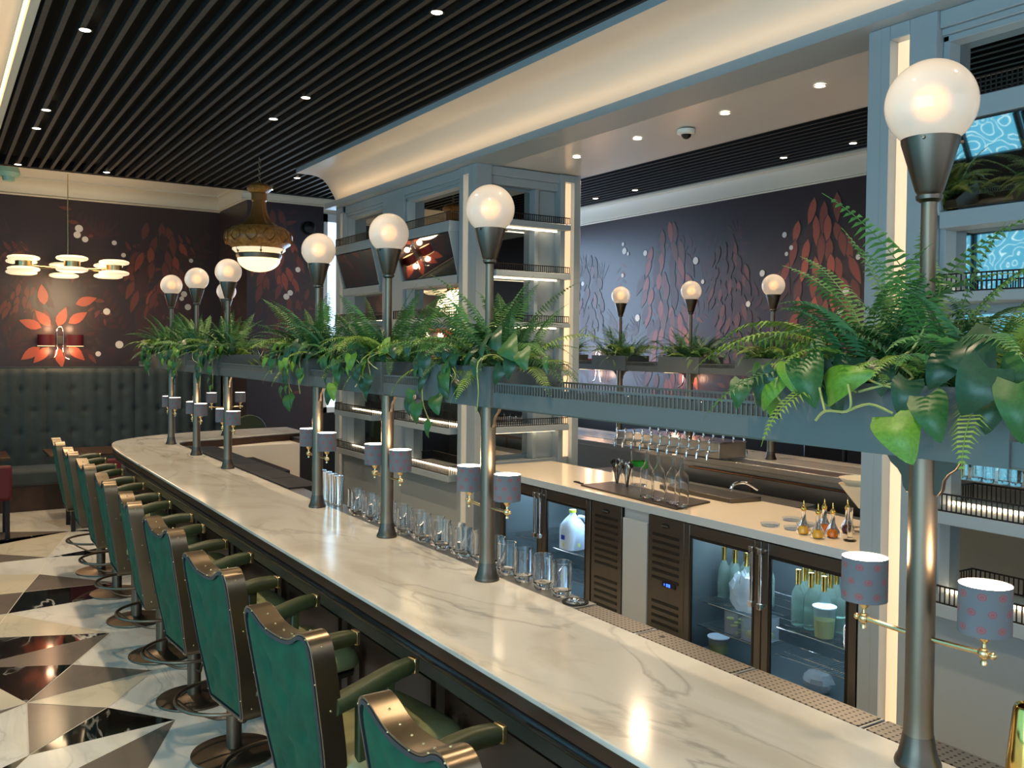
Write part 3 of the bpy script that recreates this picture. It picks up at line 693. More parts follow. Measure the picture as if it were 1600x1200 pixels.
ex0 = [(5, (-.02, .03, 0), 1.7, .92, .1), (5, (-.03, .02, 0), 1.0, .98, .25), (0, (-.02, .06, 0), 1.55, 1.0, -.1), (5, (.0, -.05, 0), -1.3, .80, 0), (1, (-.04, .08, 0), 1.45, 1.12, .25), (7, (-.04, .12, 0), 1.75, 1.2, .0), (0, (.02, .12, 0), 1.3, 1.1, 0), (1, (0, -.06, 0), -1.4, 1.05, 0), (1, (.02, -.08, 0), -1.1, 1.15, 0), (7, (-.02, -.1, 0), -1.8, 1.0, 0), (0, (.05, .02, 0), .6, 1.0, 0)]
ex1 = [(5, (0, -.06, 0), -1.2, .85, 0), (5, (.02, .05, 0), -.3, .9, .1), (0, (0, -.08, 0), -1.6, 1.0, 0), (1, (0, .1, 0), 1.6, 1.1, 0), (5, (0, .1, 0), 1.9, .8, 0), (2, (-.02, -.1, 0), -1.7, 1.2, 0), (3, (0, -.1, 0), -1.5, 1.2, 0)]
for i, (x, y) in enumerate(spots):
    far = x > 3
    n = 88 if i == 0 else (90 if i < 4 else (78 if not far else 84))
    ex = ex0 if i == 0 else (ex1 if i in (1, 2) else [(5, (0, 0, 0), -1.5, .8, 0), (0, (0, .05, 0), 1.5, .9, 0)])
    fern(x+.0, y, 1.865, n, 20+i, flab[i], 1.08 if i == 0 else 1.0, ex)

# ---------------------------------------------------------------- trailing heart-leaf plants
def heart_mesh(material, seed, fold=.25):
    """heart-shaped leaf, base at origin, tip at (0,0,-1), width ~ .8, facing -X"""
    rnd = random.Random(seed); b = MB(); n = 12; cols = []
    for i in range(n+1):
        t = i/n
        w_ = .46*(math.sin(PI*min(1, (t*.86+.14)))**.75)*(1-.25*t) if t < 1 else 0
        w_ = .44*((1-t)**.62)*(1.0+.45*math.sin(PI*t)) if t > .12 else .38+.5*t
        zc = -t
        row_ = []
        for s in (-1, -.5, 0, .5, 1):
            y = s*w_; z = zc + (.16*(abs(s)**1.3) if t < .35 else .16*(abs(s)**1.3)*max(0, 1-(t-.35)*2))
            if t == 0: z = .0+.17*abs(s)
            xx = fold*abs(y)*1.0 - .16*math.sin(PI*t)*(1) + .12*(t**3) + .012*math.sin(7*t+s*2+seed)
            row_.append((xx, y, z))
        cols.append(b.add(row_))
    for i in range(n):
        for k in range(4): b.face([cols[i]+k, cols[i]+k+1, cols[i+1]+k+1, cols[i+1]+k])
    o = b.build('leaf', material, smooth=180); me = o.data; bpy.data.objects.remove(o); return me
hearts = [heart_mesh(m_, k, f) for k, (m_, f) in enumerate((('leaf_a', .25), ('leaf_b', .3), ('leaf_c', .2), ('leaf_a', -.1), ('leaf_c', .35), ('leaf_b', .1)))]
def put_leaf(t, base, tip, k, wfac=1.0, face=None, origin=(0, 0, 0)):
    base = Vector(base)-Vector(origin); tip = Vector(tip)-Vector(origin)
    z = (base-tip); L = z.length; z.normalize(); f = Vector(face or (-1, -.45, .35)); x = (-f)-z*(-f).dot(z); x.normalize(); y = z.cross(x)
    o = bpy.data.objects.new('leaf', hearts[k]); COL.objects.link(o); o.parent = t
    Mx = Matrix((x*L, y*L*wfac, z*L)).transposed().to_4x4(); Mx.translation = base; o.matrix_local = Mx
HAND0 = [((1.500, 1.017, 1.830), (1.480, .963, 1.749), 1, 1.05), ((1.520, .964, 1.868), (1.500, .922, 1.791), 0, .9), ((1.530, 1.005, 1.896), (1.510, 1.013, 1.832), 2, 1), ((1.530, 1.191, 1.875), (1.510, 1.072, 1.912), 1, .75), ((1.520, 1.240, 1.934), (1.500, 1.194, 1.836), 0, .85), ((1.540, 1.295, 1.926), (1.520, 1.263, 1.863), 1, .9), ((1.560, 1.443, 1.879), (1.540, 1.442, 1.817), 0, 1), ((1.580, 1.401, 1.914), (1.560, 1.389, 1.843), 3, .6), ((1.600, 1.247, 1.961), (1.580, 1.276, 1.892), 0, 1), ((1.500, .838, 1.924), (1.480, .875, 1.841), 2, 1.1), ((1.540, .854, 1.873), (1.520, .853, 1.810), 4, 1.1), ((1.500, .789, 1.899), (1.480, .770, 1.804), 0, .9), ((1.580, 1.094, 1.930), (1.560, 1.086, 1.863), 2, 1), ((1.600, 1.183, 1.935), (1.580, 1.198, 1.871), 2, 1.1), ((1.560, .949, 1.938), (1.540, .973, 1.881), 4, 1.1), ((1.600, 1.375, 1.889), (1.580, 1.383, 1.802), 1, .7), ((1.550, .919, 1.972), (1.530, .848, 1.907), 2, 1.2), ((1.580, .822, 1.940), (1.560, .842, 1.873), 0, 1)]
HAND1 = [((1.570, 2.658, 1.912), (1.550, 2.620, 1.828), 2, .8), ((1.570, 2.435, 1.916), (1.550, 2.440, 1.833), 2, 1), ((1.570, 2.379, 1.941), (1.550, 2.323, 1.868), 0, 1), ((1.570, 2.911, 1.861), (1.550, 2.865, 1.785), 4, .8), ((1.570, 3.093, 1.905), (1.550, 3.040, 1.821), 2, .9), ((1.570, 3.055, 1.845), (1.550, 3.077, 1.750), 4, .6), ((1.570, 3.174, 1.753), (1.550, 3.148, 1.668), 4, .9), ((1.570, 2.960, 1.768), (1.550, 2.901, 1.688), 0, 1), ((1.570, 2.864, 1.944), (1.550, 2.875, 1.886), 2, 1), ((1.570, 2.237, 1.919), (1.550, 2.211, 1.862), 3, .5), ((1.570, 2.555, 1.999), (1.550, 2.473, 1.926), 2, 1), ((1.570, 2.473, 1.97), (1.550, 2.37, 1.90), 0, 1), ((1.58, 2.80, 1.83), (1.56, 2.79, 1.75), 2, .9), ((1.57, 2.5, 1.89), (1.55, 2.53, 1.81), 4, .9)]
def trailer(i, x, y, hand, label, n=16, size=.075, far=False):
    rnd = random.Random(77+i); t = empty('trailing_plant', (x, y, 1.865)); tag(t, label, 'trailing plant', 'heart leaf plants trailing over the planter boxes')
    org = (x, y, 1.865)
    for (a, c, k, wf) in hand: a_, c_ = Vector(a), Vector(c); put_leaf(t, a_, a_+(c_-a_)*(1.0 if i == 0 else .82), k, wf*.88, None, org)
    vines = MB()
    used = 0
    for v in range(5 if i < 2 else 9):
        ys = y+rnd.uniform(-.28, .28); z0 = 1.90; front = x-.16-rnd.uniform(0, .04)
        side = -1 if v % 5 == 4 else 1
        if side < 0: front = x+.17
        drop = (rnd.uniform(.02, .12) if v % 3 else rnd.uniform(.12, .26)) if i else rnd.uniform(.02, .07)
        P = [(x-side*.06, ys, 1.875), (x-side*.12, ys+.01, 1.925), (front, ys+.02, 1.90), (front-.01*side, ys+rnd.uniform(-.05, .05), 1.90-drop*.6), (front, ys+rnd.uniform(-.08, .08), 1.90-drop)]
        C = smooth_curve(P, 4); vines.tube([p-Vector(org) for p in C], .0022, 5)
        for q in C[3::2]:
            if used > n: break
            used += 1
            sz = size*rnd.uniform(.7, 1.25); off = Vector((-side*.02, rnd.uniform(-.05, .05), rnd.uniform(-.01, .02)))
            bs = q+off; tp = bs+Vector((-side*.006, rnd.uniform(-.5, .5)*sz, -sz*.95))
            put_leaf(t, bs, tp, rnd.choice((0, 0, 1, 2, 2, 3, 4)), rnd.uniform(.75, .95), (-side, rnd.uniform(-.8, .3), .35), org)
    if i == 0:
        for pts in ([(1.5, 1.115, 1.885), (1.49, 1.10, 1.85), (1.495, 1.115, 1.832), (1.49, 1.16, 1.83), (1.48, 1.175, 1.81)], [(1.495, 1.115, 1.832), (1.49, 1.06, 1.85), (1.50, 1.017, 1.835)], [(1.49, 1.16, 1.83), (1.51, 1.19, 1.875)], [(1.66, 1.085, 2.06), (1.655, 1.05, 2.02), (1.66, 1.08, 1.96), (1.62, 1.09, 1.93), (1.58, 1.03, 1.90), (1.55, 1.07, 1.885), (1.54, 1.12, 1.87)], [(1.55, 1.44, 1.88), (1.58, 1.38, 1.89), (1.64, 1.25, 1.90)]):
            vines.tube([p-Vector(org) for p in smooth_curve(pts, 4)], .0026, 6)
    if i:
        for q in range(20 if i > 1 else 8):      # leaves crowding the box rim
            yy = y+rnd.uniform(-.33, .33); xx = x-rnd.uniform(.05, .19); zz = 1.89+rnd.uniform(0, .09)
            if abs(yy-y) < .05: xx = x-.13
            sz = size*rnd.uniform(.8, 1.2); tp = Vector((xx-rnd.uniform(.02, .05), yy+rnd.uniform(-.05, .05), zz-sz*.8))
            put_leaf(t, (xx, yy, zz), tp, rnd.choice((0, 0, 2, 2, 4, 1)), rnd.uniform(.75, .95), (-1, rnd.uniform(-.9, .3), .45), org)
    if vines.v: vines.build('vine', 'vine', t, smooth=60)
    return t
tlab = ['broad leaved trailing plant with large bright leaves hanging over the nearest planter', 'trailing plant with dark heart leaves hanging left of the long slotted rail', 'trailing heart leaf plant spilling below the shelf at the third lamp post', 'trailing plant hanging in front of the far window at the fourth lamp post', 'trailing heart leaf plant at the fifth lamp post', 'trailing heart leaf plant at the sixth lamp post', 'trailing plant hanging low at the last lamp post above the curve', 'trailing plant on the far return shelf']
for i in range(7):
    x, y = spots[i]
    trailer(i, x, y, HAND0 if i == 0 else (HAND1 if i == 1 else []), tlab[i], (8, 12, 44, 44, 36, 30, 34)[i], .068)

# ---------------------------------------------------------------- bar stools
def stool():
    t = empty('bar_stool')
    MB().lathe([(0, .0), (.195, 0), (.198, .006), (.196, .012), (.12, .018), (.06, .026), (.040, .034), (0, .034)], 40).build('base_disc', 'bronze', t)
    MB().lathe([(0, .03), (.036, .03), (.036, .50), (.030, .505), (.030, .66), (0, .66)], 28).build('pedestal', 'bronze', t)
    b = MB(); b.tube([(.235*math.cos(a)-.03, .235*math.sin(a), .285) for a in [2*PI*k/40 for k in range(40)]], .0095, 8, closed=True)
    for a in (R(40), R(160), R(280)):
        c_, s_ = math.cos(a), math.sin(a)
        b.tube([p for p in smooth_curve([(.23*c_-.03, .23*s_, .285), (.17*c_-.02, .16*s_, .225), (.09*c_, .09*s_, .175), (.03*c_, .03*s_, .170)], 4)], .0065, 7)
    b.build('foot_ring', 'bronze', t)
    # seat: pan + olive cushion
    seat = [(-.25, -.19), (-.22, -.215), (.10, -.235), (.17, -.225), (.195, -.19), (.20, 0), (.195, .19), (.17, .225), (.10, .235), (-.22, .215), (-.25, .19)]
    MB().prism([(x*.93, y*.93) for x, y in seat], .655, .675, 'z').build('seat_pan', 'bronze_dark', t, bevel=.004)
    b = MB(); rings = [(1.0, .675), (1.02, .70), (1.02, .73), (.97, .752), (.8, .762), (.45, .768)]
    idx = [b.add([(x*s, y*s, z) for x, y in seat]) for s, z in rings]; k = len(seat)
    for a, c in zip(idx, idx[1:]):
        for i in range(k): b.face([a+i, a+(i+1) % k, c+(i+1) % k, c+i])
    b.face([idx[-1]+i for i in range(k)]); b.face([idx[0]+i for i in range(k)][::-1])
    o = b.build('seat_cushion', 'leather_seat', t, smooth=70); md = o.modifiers.new('sub', 'SUBSURF'); md.levels = 1; md.render_levels = 1
    # back
    half = [(0, .56), (.12, .56), (.165, .562), (.185, .585), (.198, .65), (.228, .78), (.240, .92), (.247, 1.03), (.247, 1.09), (.236, 1.125), (.21, 1.143), (.18, 1.143), (.150, 1.134), (.115, 1.117), (.08, 1.106), (.04, 1.101), (0, 1.100)]
    half = [(y*.88, z) for y, z in half]
    full = [(y, z) for y, z in half] + [(-y, z) for y, z in half[-2:0:-1]]
    C = smooth_curve([(0, y, z) for y, z in full], 4, closed=True); C = [(p.y, p.z) for p in C]; k = len(C); cz = .82
    def rk(x, y, z): return (x-.235-(z-.56)*.165, y, z)
    def inset(d):
        out = []
        for i in range(k):
            a = Vector(C[i-1]); c = Vector(C[(i+1) % k]); tt = (c-a).normalized(); out.append((C[i][0]-tt.y*d, C[i][1]+tt.x*d))
        return out
    I1 = inset(.008); I2 = inset(.019)
    def loopsec(b, secs, closed=True, m=0):
        idx = [b.add([rk(x, y, z) for y, z in P]) for P, x in secs]; S_ = len(idx)
        for j in range(S_ if closed else S_-1):
            a, c = idx[j], idx[(j+1) % S_]
            for i in range(k): b.face([a+i, a+(i+1) % k, c+(i+1) % k, c+i], m)
    b = MB(); loopsec(b, [(C, -.036), (C, .036), (I1, .036), (I1, -.036)])
    fr_ = b.build('back_frame', 'bronze_band', t, bevel=.0015, smooth=50)
    for q in (50, 56, 62, 68, 74, 84, 94, 104, 114, 8, 18, 28):
        y, z = C[q % k]; n_ = Vector((C[q % k][0]-I1[q % k][0], C[q % k][1]-I1[q % k][1])).normalized()
        P = Vector(rk(0, y, z)); MB().sphere((P.x, P.y+n_.x*.0005, P.z+n_.y*.0005), .0036, 8).build('stud', 'brass', fr_)
    for q in range(2, k, 11):
        y, z = C[q]; y2, z2 = I1[q]; MB().sphere(rk(-.036, (y+y2)/2, (z+z2)/2), .0032, 8).build('stud', 'brass', fr_)
    b = MB(); loopsec(b, [(I1, -.030), (I1, -.038), (I2, -.040), (I2, -.026)]); b.build('piping', 'piping', t, smooth=60)
    def panel(name, material, x0, bulge, sgn, tufts):
        b = MB(); ring_s = [1, .97, .9, .78, .64, .5, .36, .22, .1]; cy_, cz_ = 0, .80
        idx = []
        for s in ring_s:
            row_ = []
            for y, z in I2:
                yy, zz = y*s, cz_+(z-cz_)*s
                x = x0+sgn*bulge*(1-s**4)**.5 if s < 1 else x0
                for ty, tz in tufts: x -= sgn*.020*math.exp(-(((yy-ty)**2+(zz-tz)**2)/.0007))
                row_.append(rk(x, yy, zz))
            idx.append(b.add(row_))
        ce = b.add([rk(x0+sgn*bulge, 0, cz_)])
        for a, c in zip(idx, idx[1:]):
            for i in range(k): b.face([a+i, a+(i+1) % k, c+(i+1) % k, c+i])
        for i in range(k): b.face([idx[-1]+i, idx[-1]+(i+1) % k, ce])
        return b.build(name, material, t, smooth=80)
    tf = [(-.08, .98), (.08, .98), (0, .90), (-.1, .82), (.1, .82), (0, .74), (-.09, .66), (.09, .66)]
    panel('back_panel', 'velvet_green', -.030, .016, -1, tf)
    panel('back_cushion', 'leather_olive', .020, .030, 1, [])
    MB().prism([(-.13, .60), (.13, .60), (.12, .68), (-.12, .68)], -.225, -.19, 'x').build('back_bracket', 'bronze_dark', t)
    for s in (1, -1):     # padded arm with brass tip, two supports
        sec = []; A = smooth_curve([(-.275, s*.195, .925), (-.18, s*.192, .945), (-.07, s*.182, .968), (.005, s*.170, .972)], 5)
        b = MB(); n = 14; idx = []
        for i, p in enumerate(A):
            tt = i/(len(A)-1); hw = .030-.006*tt; hh = .030-.002*abs(tt-.4)*4-(.006 if tt > .95 else 0)
            idx.append(b.add([(p.x, p.y+hw*math.copysign(abs(math.cos(a))**.7, math.cos(a)), p.z+hh*math.copysign(abs(math.sin(a))**.7, math.sin(a))) for a in [2*PI*q/n for q in range(n)]]))
        for a, c in zip(idx, idx[1:]):
            for q in range(n): b.face([a+q, a+(q+1) % n, c+(q+1) % n, c+q])
        b.face([idx[0]+q for q in range(n)][::-1]); b.face([idx[-1]+q for q in range(n)])
        arm = b.build('armrest', 'leather_olive', t, smooth=50)
        MB().box(.005, s*.170-.021, .948, .024, s*.170+.021, .994).build('arm_cap', 'brass', arm, bevel=.004, label='brass end cap')
        MB().box(-.10, s*.187-.014, .74, -.07, s*.187+.014, .950).build('arm_support', 'leather_olive', t, bevel=.006)
        MB().box(-.20, s*.193-.014, .74, -.17, s*.193+.014, .930).build('arm_support', 'leather_olive', t, bevel=.006)
    return t
sl = ['nearest green velvet bar stool, cut off by the bottom edge of the photo', 'second nearest green velvet bar stool, its whole tall back in view', 'third green velvet bar stool from the camera', 'fourth green velvet bar stool from the camera, pedestal fully in view', 'fifth green velvet bar stool from the camera', 'sixth green velvet bar stool from the camera', 'seventh green velvet bar stool from the camera', 'eighth green velvet bar stool, second from the far end of the row', 'farthest green velvet bar stool, at the bar curve by the booth']
st0 = stool()
for i, (y, a) in enumerate(((1.74, -2), (2.63, -8), (3.46, -7), (4.28, -4), (5.06, 3), (5.89, 1), (6.73, 0), (7.53, 1), (8.33, 1))):
    t = st0 if i == 0 else copy_tree(st0)
    t.location = (1.20, y, 0); t.rotation_euler = (0, 0, R(-a) if False else R(a*-1)); tag(t, sl[i], 'bar stool', 'green velvet bar stools along the counter')

# ---------------------------------------------------------------- back bar units
def rail(b, y0, y1, x, z, h=.085, axis='y', m=0):
    if axis == 'y':
        b.box(x, y0, z+h-.007, x+.006, y1, z+h, m); b.box(x, y0, z, x+.006, y1, z+.006, m); n = int((y1-y0)/.022)
        for k in range(n+1): yy = y0+(y1-y0)*k/n; b.box(x+.001, yy-.0025, z, x+.005, yy+.0025, z+h, m)
    else:
        b.box(y0, x, z+h-.007, y1, x+.006, z+h, m); b.box(y0, x, z, y1, x+.006, z+.006, m); n = int((y1-y0)/.022)
        for k in range(n+1): yy = y0+(y1-y0)*k/n; b.box(yy-.0025, x+.001, z, yy+.0025, x+.005, z+h, m)
def unit(Y0, Y1, cornerlow, bays, label, side):
    """white shelving unit, front at X 3.78; bays = list of (y0,y1)"""
    t = empty('shelving_unit', (3.78, Y0, 0)); tag(t, label, 'shelving unit', 'lit white shelving units behind the bar')
    def B(*a): # world coords box -> local
        return (a[0]-3.78, a[1]-Y0, a[2], a[3]-3.78, a[4]-Y0, a[5])
    ZT = 3.478
    b = MB()
    strips = []
    # pilasters between/around bays, split for light slots
    edges = [Y0]+[v for bb in bays for v in bb]+[Y1]
    for i in range(0, len(edges), 2):
        a, c = edges[i], edges[i+1]
        slot = None
        if i == 0: slot = (a+.135, a+.225)
        if i == len(edges)-2: slot = (c-.215, c-.115)
        if slot:
            b.box(*B(3.78, a, 0, 3.93, slot[0], ZT)); b.box(*B(3.78, slot[1], 0, 3.93, c, ZT)); b.box(*B(3.78, slot[0], 3.41, 3.93, slot[1], ZT)); b.box(*B(3.80, slot[0], 0, 3.93, slot[1], .10))
            strips.append(slot)
        else: b.box(*B(3.80, a, 0, 3.93, c, ZT))
    for (a, c) in bays:
        b.box(*B(3.80, a, 3.40, 3.93, c, ZT)); b.box(*B(3.815, a, 3.37, 3.93, c, 3.40)); b.box(*B(3.83, a, 3.34, 3.93, c, 3.37))
        b.box(*B(3.80, a, 0, 3.93, c, .80))
        for yy in (a, c-.03): b.box(*B(3.83, yy, .80, 3.93, yy+.03, 3.40))
    b.box(*B(3.93, Y0+.16, 0, 4.66, Y1-.16, ZT))
    # side wall frame (faces the opening)
    for (ys, yd) in ((Y0, 1), (Y1, -1)):
        ya, yb = (ys, ys+.16) if yd == 1 else (ys-.16, ys)
        b.box(*B(3.93, ya+(.02 if yd == 1 else 0), 3.40, 4.66, yb-(0 if yd == 1 else .02), ZT)); b.box(*B(3.93, ya+.04, 3.33, 4.66, yb-.04, 3.40))
        b.box(*B(3.93, ya+.02, 0, 4.66, yb-.02, .98))
        b.box(*B(4.64, ya+.0, 0, 4.692, yb, ZT)); b.box(*B(4.79, ya, 0, 4.86, yb, ZT)); b.box(*B(4.692, ya, 3.415, 4.79, yb, ZT)); b.box(*B(4.692, ya+(.06 if yd == 1 else 0), 0, 4.79, yb-(0 if yd == 1 else .06), ZT-.08))
        b.box(*B(4.40, ya+.05, .98, 4.44, yb, 3.33)); b.box(*B(4.44, ya+.09, .98, 4.64, yb, 3.33))
    b.box(*B(4.66, Y0+.16, 0, 4.86, Y1-.16, ZT))
    b.build('body', 'white_lacquer', t, bevel=.004)
    for yy in (Y0+.072, Y1-.072): MB().box(*B(3.7793, yy, .0, 3.781, yy+.004, ZT)).build('panel_joint', 'cab_grey', t, smooth=0)
    for s_ in strips:
        MB().box(*B(3.845, s_[0], .1, 3.86, s_[1], 3.41)).build('light_channel', 'led_channel', t, smooth=0)
        MB().box(*B(3.842, s_[0]+.012, .1, 3.846, s_[0]+.030, 3.41)).build('light_strip', 'led', t, smooth=0)
    for (ys, sg) in ((Y0, 1), (Y1, -1)):
        y_ = ys+.055*sg; MB().box(*B(4.692, min(y_, y_+.01*sg), .98, 4.79, max(y_, y_+.01*sg), 3.415)).build('light_channel', 'led_channel', t, smooth=0)
        y2 = ys+.050*sg; MB().box(*B(4.70, min(y2, y2+.004*sg), .98, 4.72, max(y2, y2+.004*sg), 3.415)).build('light_strip', 'led', t, smooth=0)
    for (a, c) in bays:
        a2, c2 = a+.03, c-.03
        # mirrors
        MB().box(*B(3.915, a2, 3.03, 3.925, c2, 3.34)).build('mirror_panel', 'mirror', t, smooth=0)
        f = MB(); f.poly([(3.70-3.78, a2-Y0, 2.925), (3.70-3.78, c2-Y0, 2.925), (3.795-3.78, c2-Y0, 2.585), (3.795-3.78, a2-Y0, 2.585)])
        f.poly([(3.705-3.78, c2-Y0, 2.93), (3.705-3.78, a2-Y0, 2.93), (3.802-3.78, a2-Y0, 2.585), (3.802-3.78, c2-Y0, 2.585)])
        f.build('tilted_mirror', 'mirror', t, smooth=0)
        ck = MB()
        for yy in (a2-.012, c2): ck.prism([(3.69-3.78, 2.94), (3.70-3.78, 2.91), (3.785-3.78, 2.56), (3.93-3.78, 2.56), (3.93-3.78, 2.94)], yy-Y0, yy+.012-Y0, 'y')
        ck.box(*B(3.78, a2, 2.50, 3.93, c2, 2.575))
        ck.build('mirror_cheeks', 'white_lacquer', t, bevel=.002)
        for (z0, z1) in ((2.21, 2.50), (1.80, 2.12), (1.26, 1.70), (.86, 1.19)):
            MB().box(*B(3.915, a2, z0, 3.925, c2, z1)).build('mirror_panel', 'mirror', t, smooth=0)
        for (z0, z1) in ((2.94, 3.03), (2.165, 2.21), (1.725, 1.77), (1.20, 1.255), (.79, .85)):
            sh = MB().box(*B(3.69, a2-.02, z0, 3.93, c2+.02, z1)).build('shelf', 'white_lacquer', t, bevel=.004)
            rb = MB(); rail(rb, a2-.02-Y0, c2+.02-Y0, 3.695-3.78, z1, .08)
            for yy in (a2-.02, c2+.014): 
                for q in range(10): rb.box(3.70-3.78+q*.022, yy-Y0, z1, 3.703-3.78+q*.022, yy+.004-Y0, z1+.075)
                rb.box(*B(3.70, yy, z1+.073, 3.92, yy+.006, z1+.08))
            rb.build('gallery_rail', 'dark_metal', sh, smooth=0)
            MB().box(*B(3.895, a2, z1+.002, 3.912, c2, z1+.012)).build('shelf_light', 'led', sh, smooth=0)
    # side shelves facing the opening
    for (ys, sg) in ((Y0, -1), (Y1, 1)):
        if (ys == Y0) != (side == 'low'): continue
        for (z0, z1) in ((2.98, 3.03), (2.55, 2.60), (2.13, 2.17), (1.71, 1.75), (1.23, 1.285)):
            ya, yb = (ys-.08, ys+.10) if sg < 0 else (ys-.10, ys+.08)
            sh = MB().box(*B(3.93, ya, z0, 4.70, yb, z1)).build('side_shelf', 'white_lacquer', t, bevel=.004)
            rb = MB(); yy = ya+.006 if sg < 0 else yb-.012
            rail(rb, 3.94-3.78, 4.69-3.78, yy-Y0, z1, .06, 'x'); rb.build('gallery_rail', 'dark_metal', sh, smooth=0)
            MB().box(*B(3.95, ys+.02*(-sg), z0-.012, 4.62, ys+.02*(-sg)+.012, z0-.001)).build('shelf_light', 'led', sh, smooth=0)
        zz = [.98, 1.23, 1.71, 2.13, 2.55, 2.98, 3.33]
        for k in range(6):
            ym = ys+.135*(-sg); MB().box(*B(3.95, min(ym, ym-.01*sg), zz[k]+(.06 if k else .04), 4.40, max(ym, ym-.01*sg), zz[k+1]-.02)).build('side_mirror', 'mirror', t, smooth=0)
    return t
unit(6.43, 9.51, 0, [(6.72, 7.85), (8.32, 9.32)], 'white shelving unit with tilted mirrors and light slots, left of the opening', 'low')
unit(-.97, 2.73, 0, [(-.68, .55), (.95, 2.38)], 'white mirrored shelving unit behind the nearest lamp post, right of the opening', 'high')

# back counter between the units
t = empty('back_counter', (3.8, 2.75, 0)); tag(t, 'pale counter top spanning the opening between the two white units', 'worktop')
MB().box(-.01, 0, .922, .75, 3.66, .963).build('worktop', 'worktop', t, bevel=.003)
MB().box(-.013, 0, .915, -.005, 3.66, .964).build('front_edge', 'cab_white', t)
c = empty('base_cabinet', (3.8, 4.29, 0)); tag(c, 'narrow pale filler cabinet between the two glass door fridges', 'cabinet')
MB().box(.02, 0, .08, .7, .245, .92).build('body', 'cab_white', c); MB().box(.0, .004, .10, .02, .241, .845).build('door', 'cab_white', c, bevel=.003); MB().box(.03, 0, 0, .6, .245, .08).build('plinth', 'black', c)

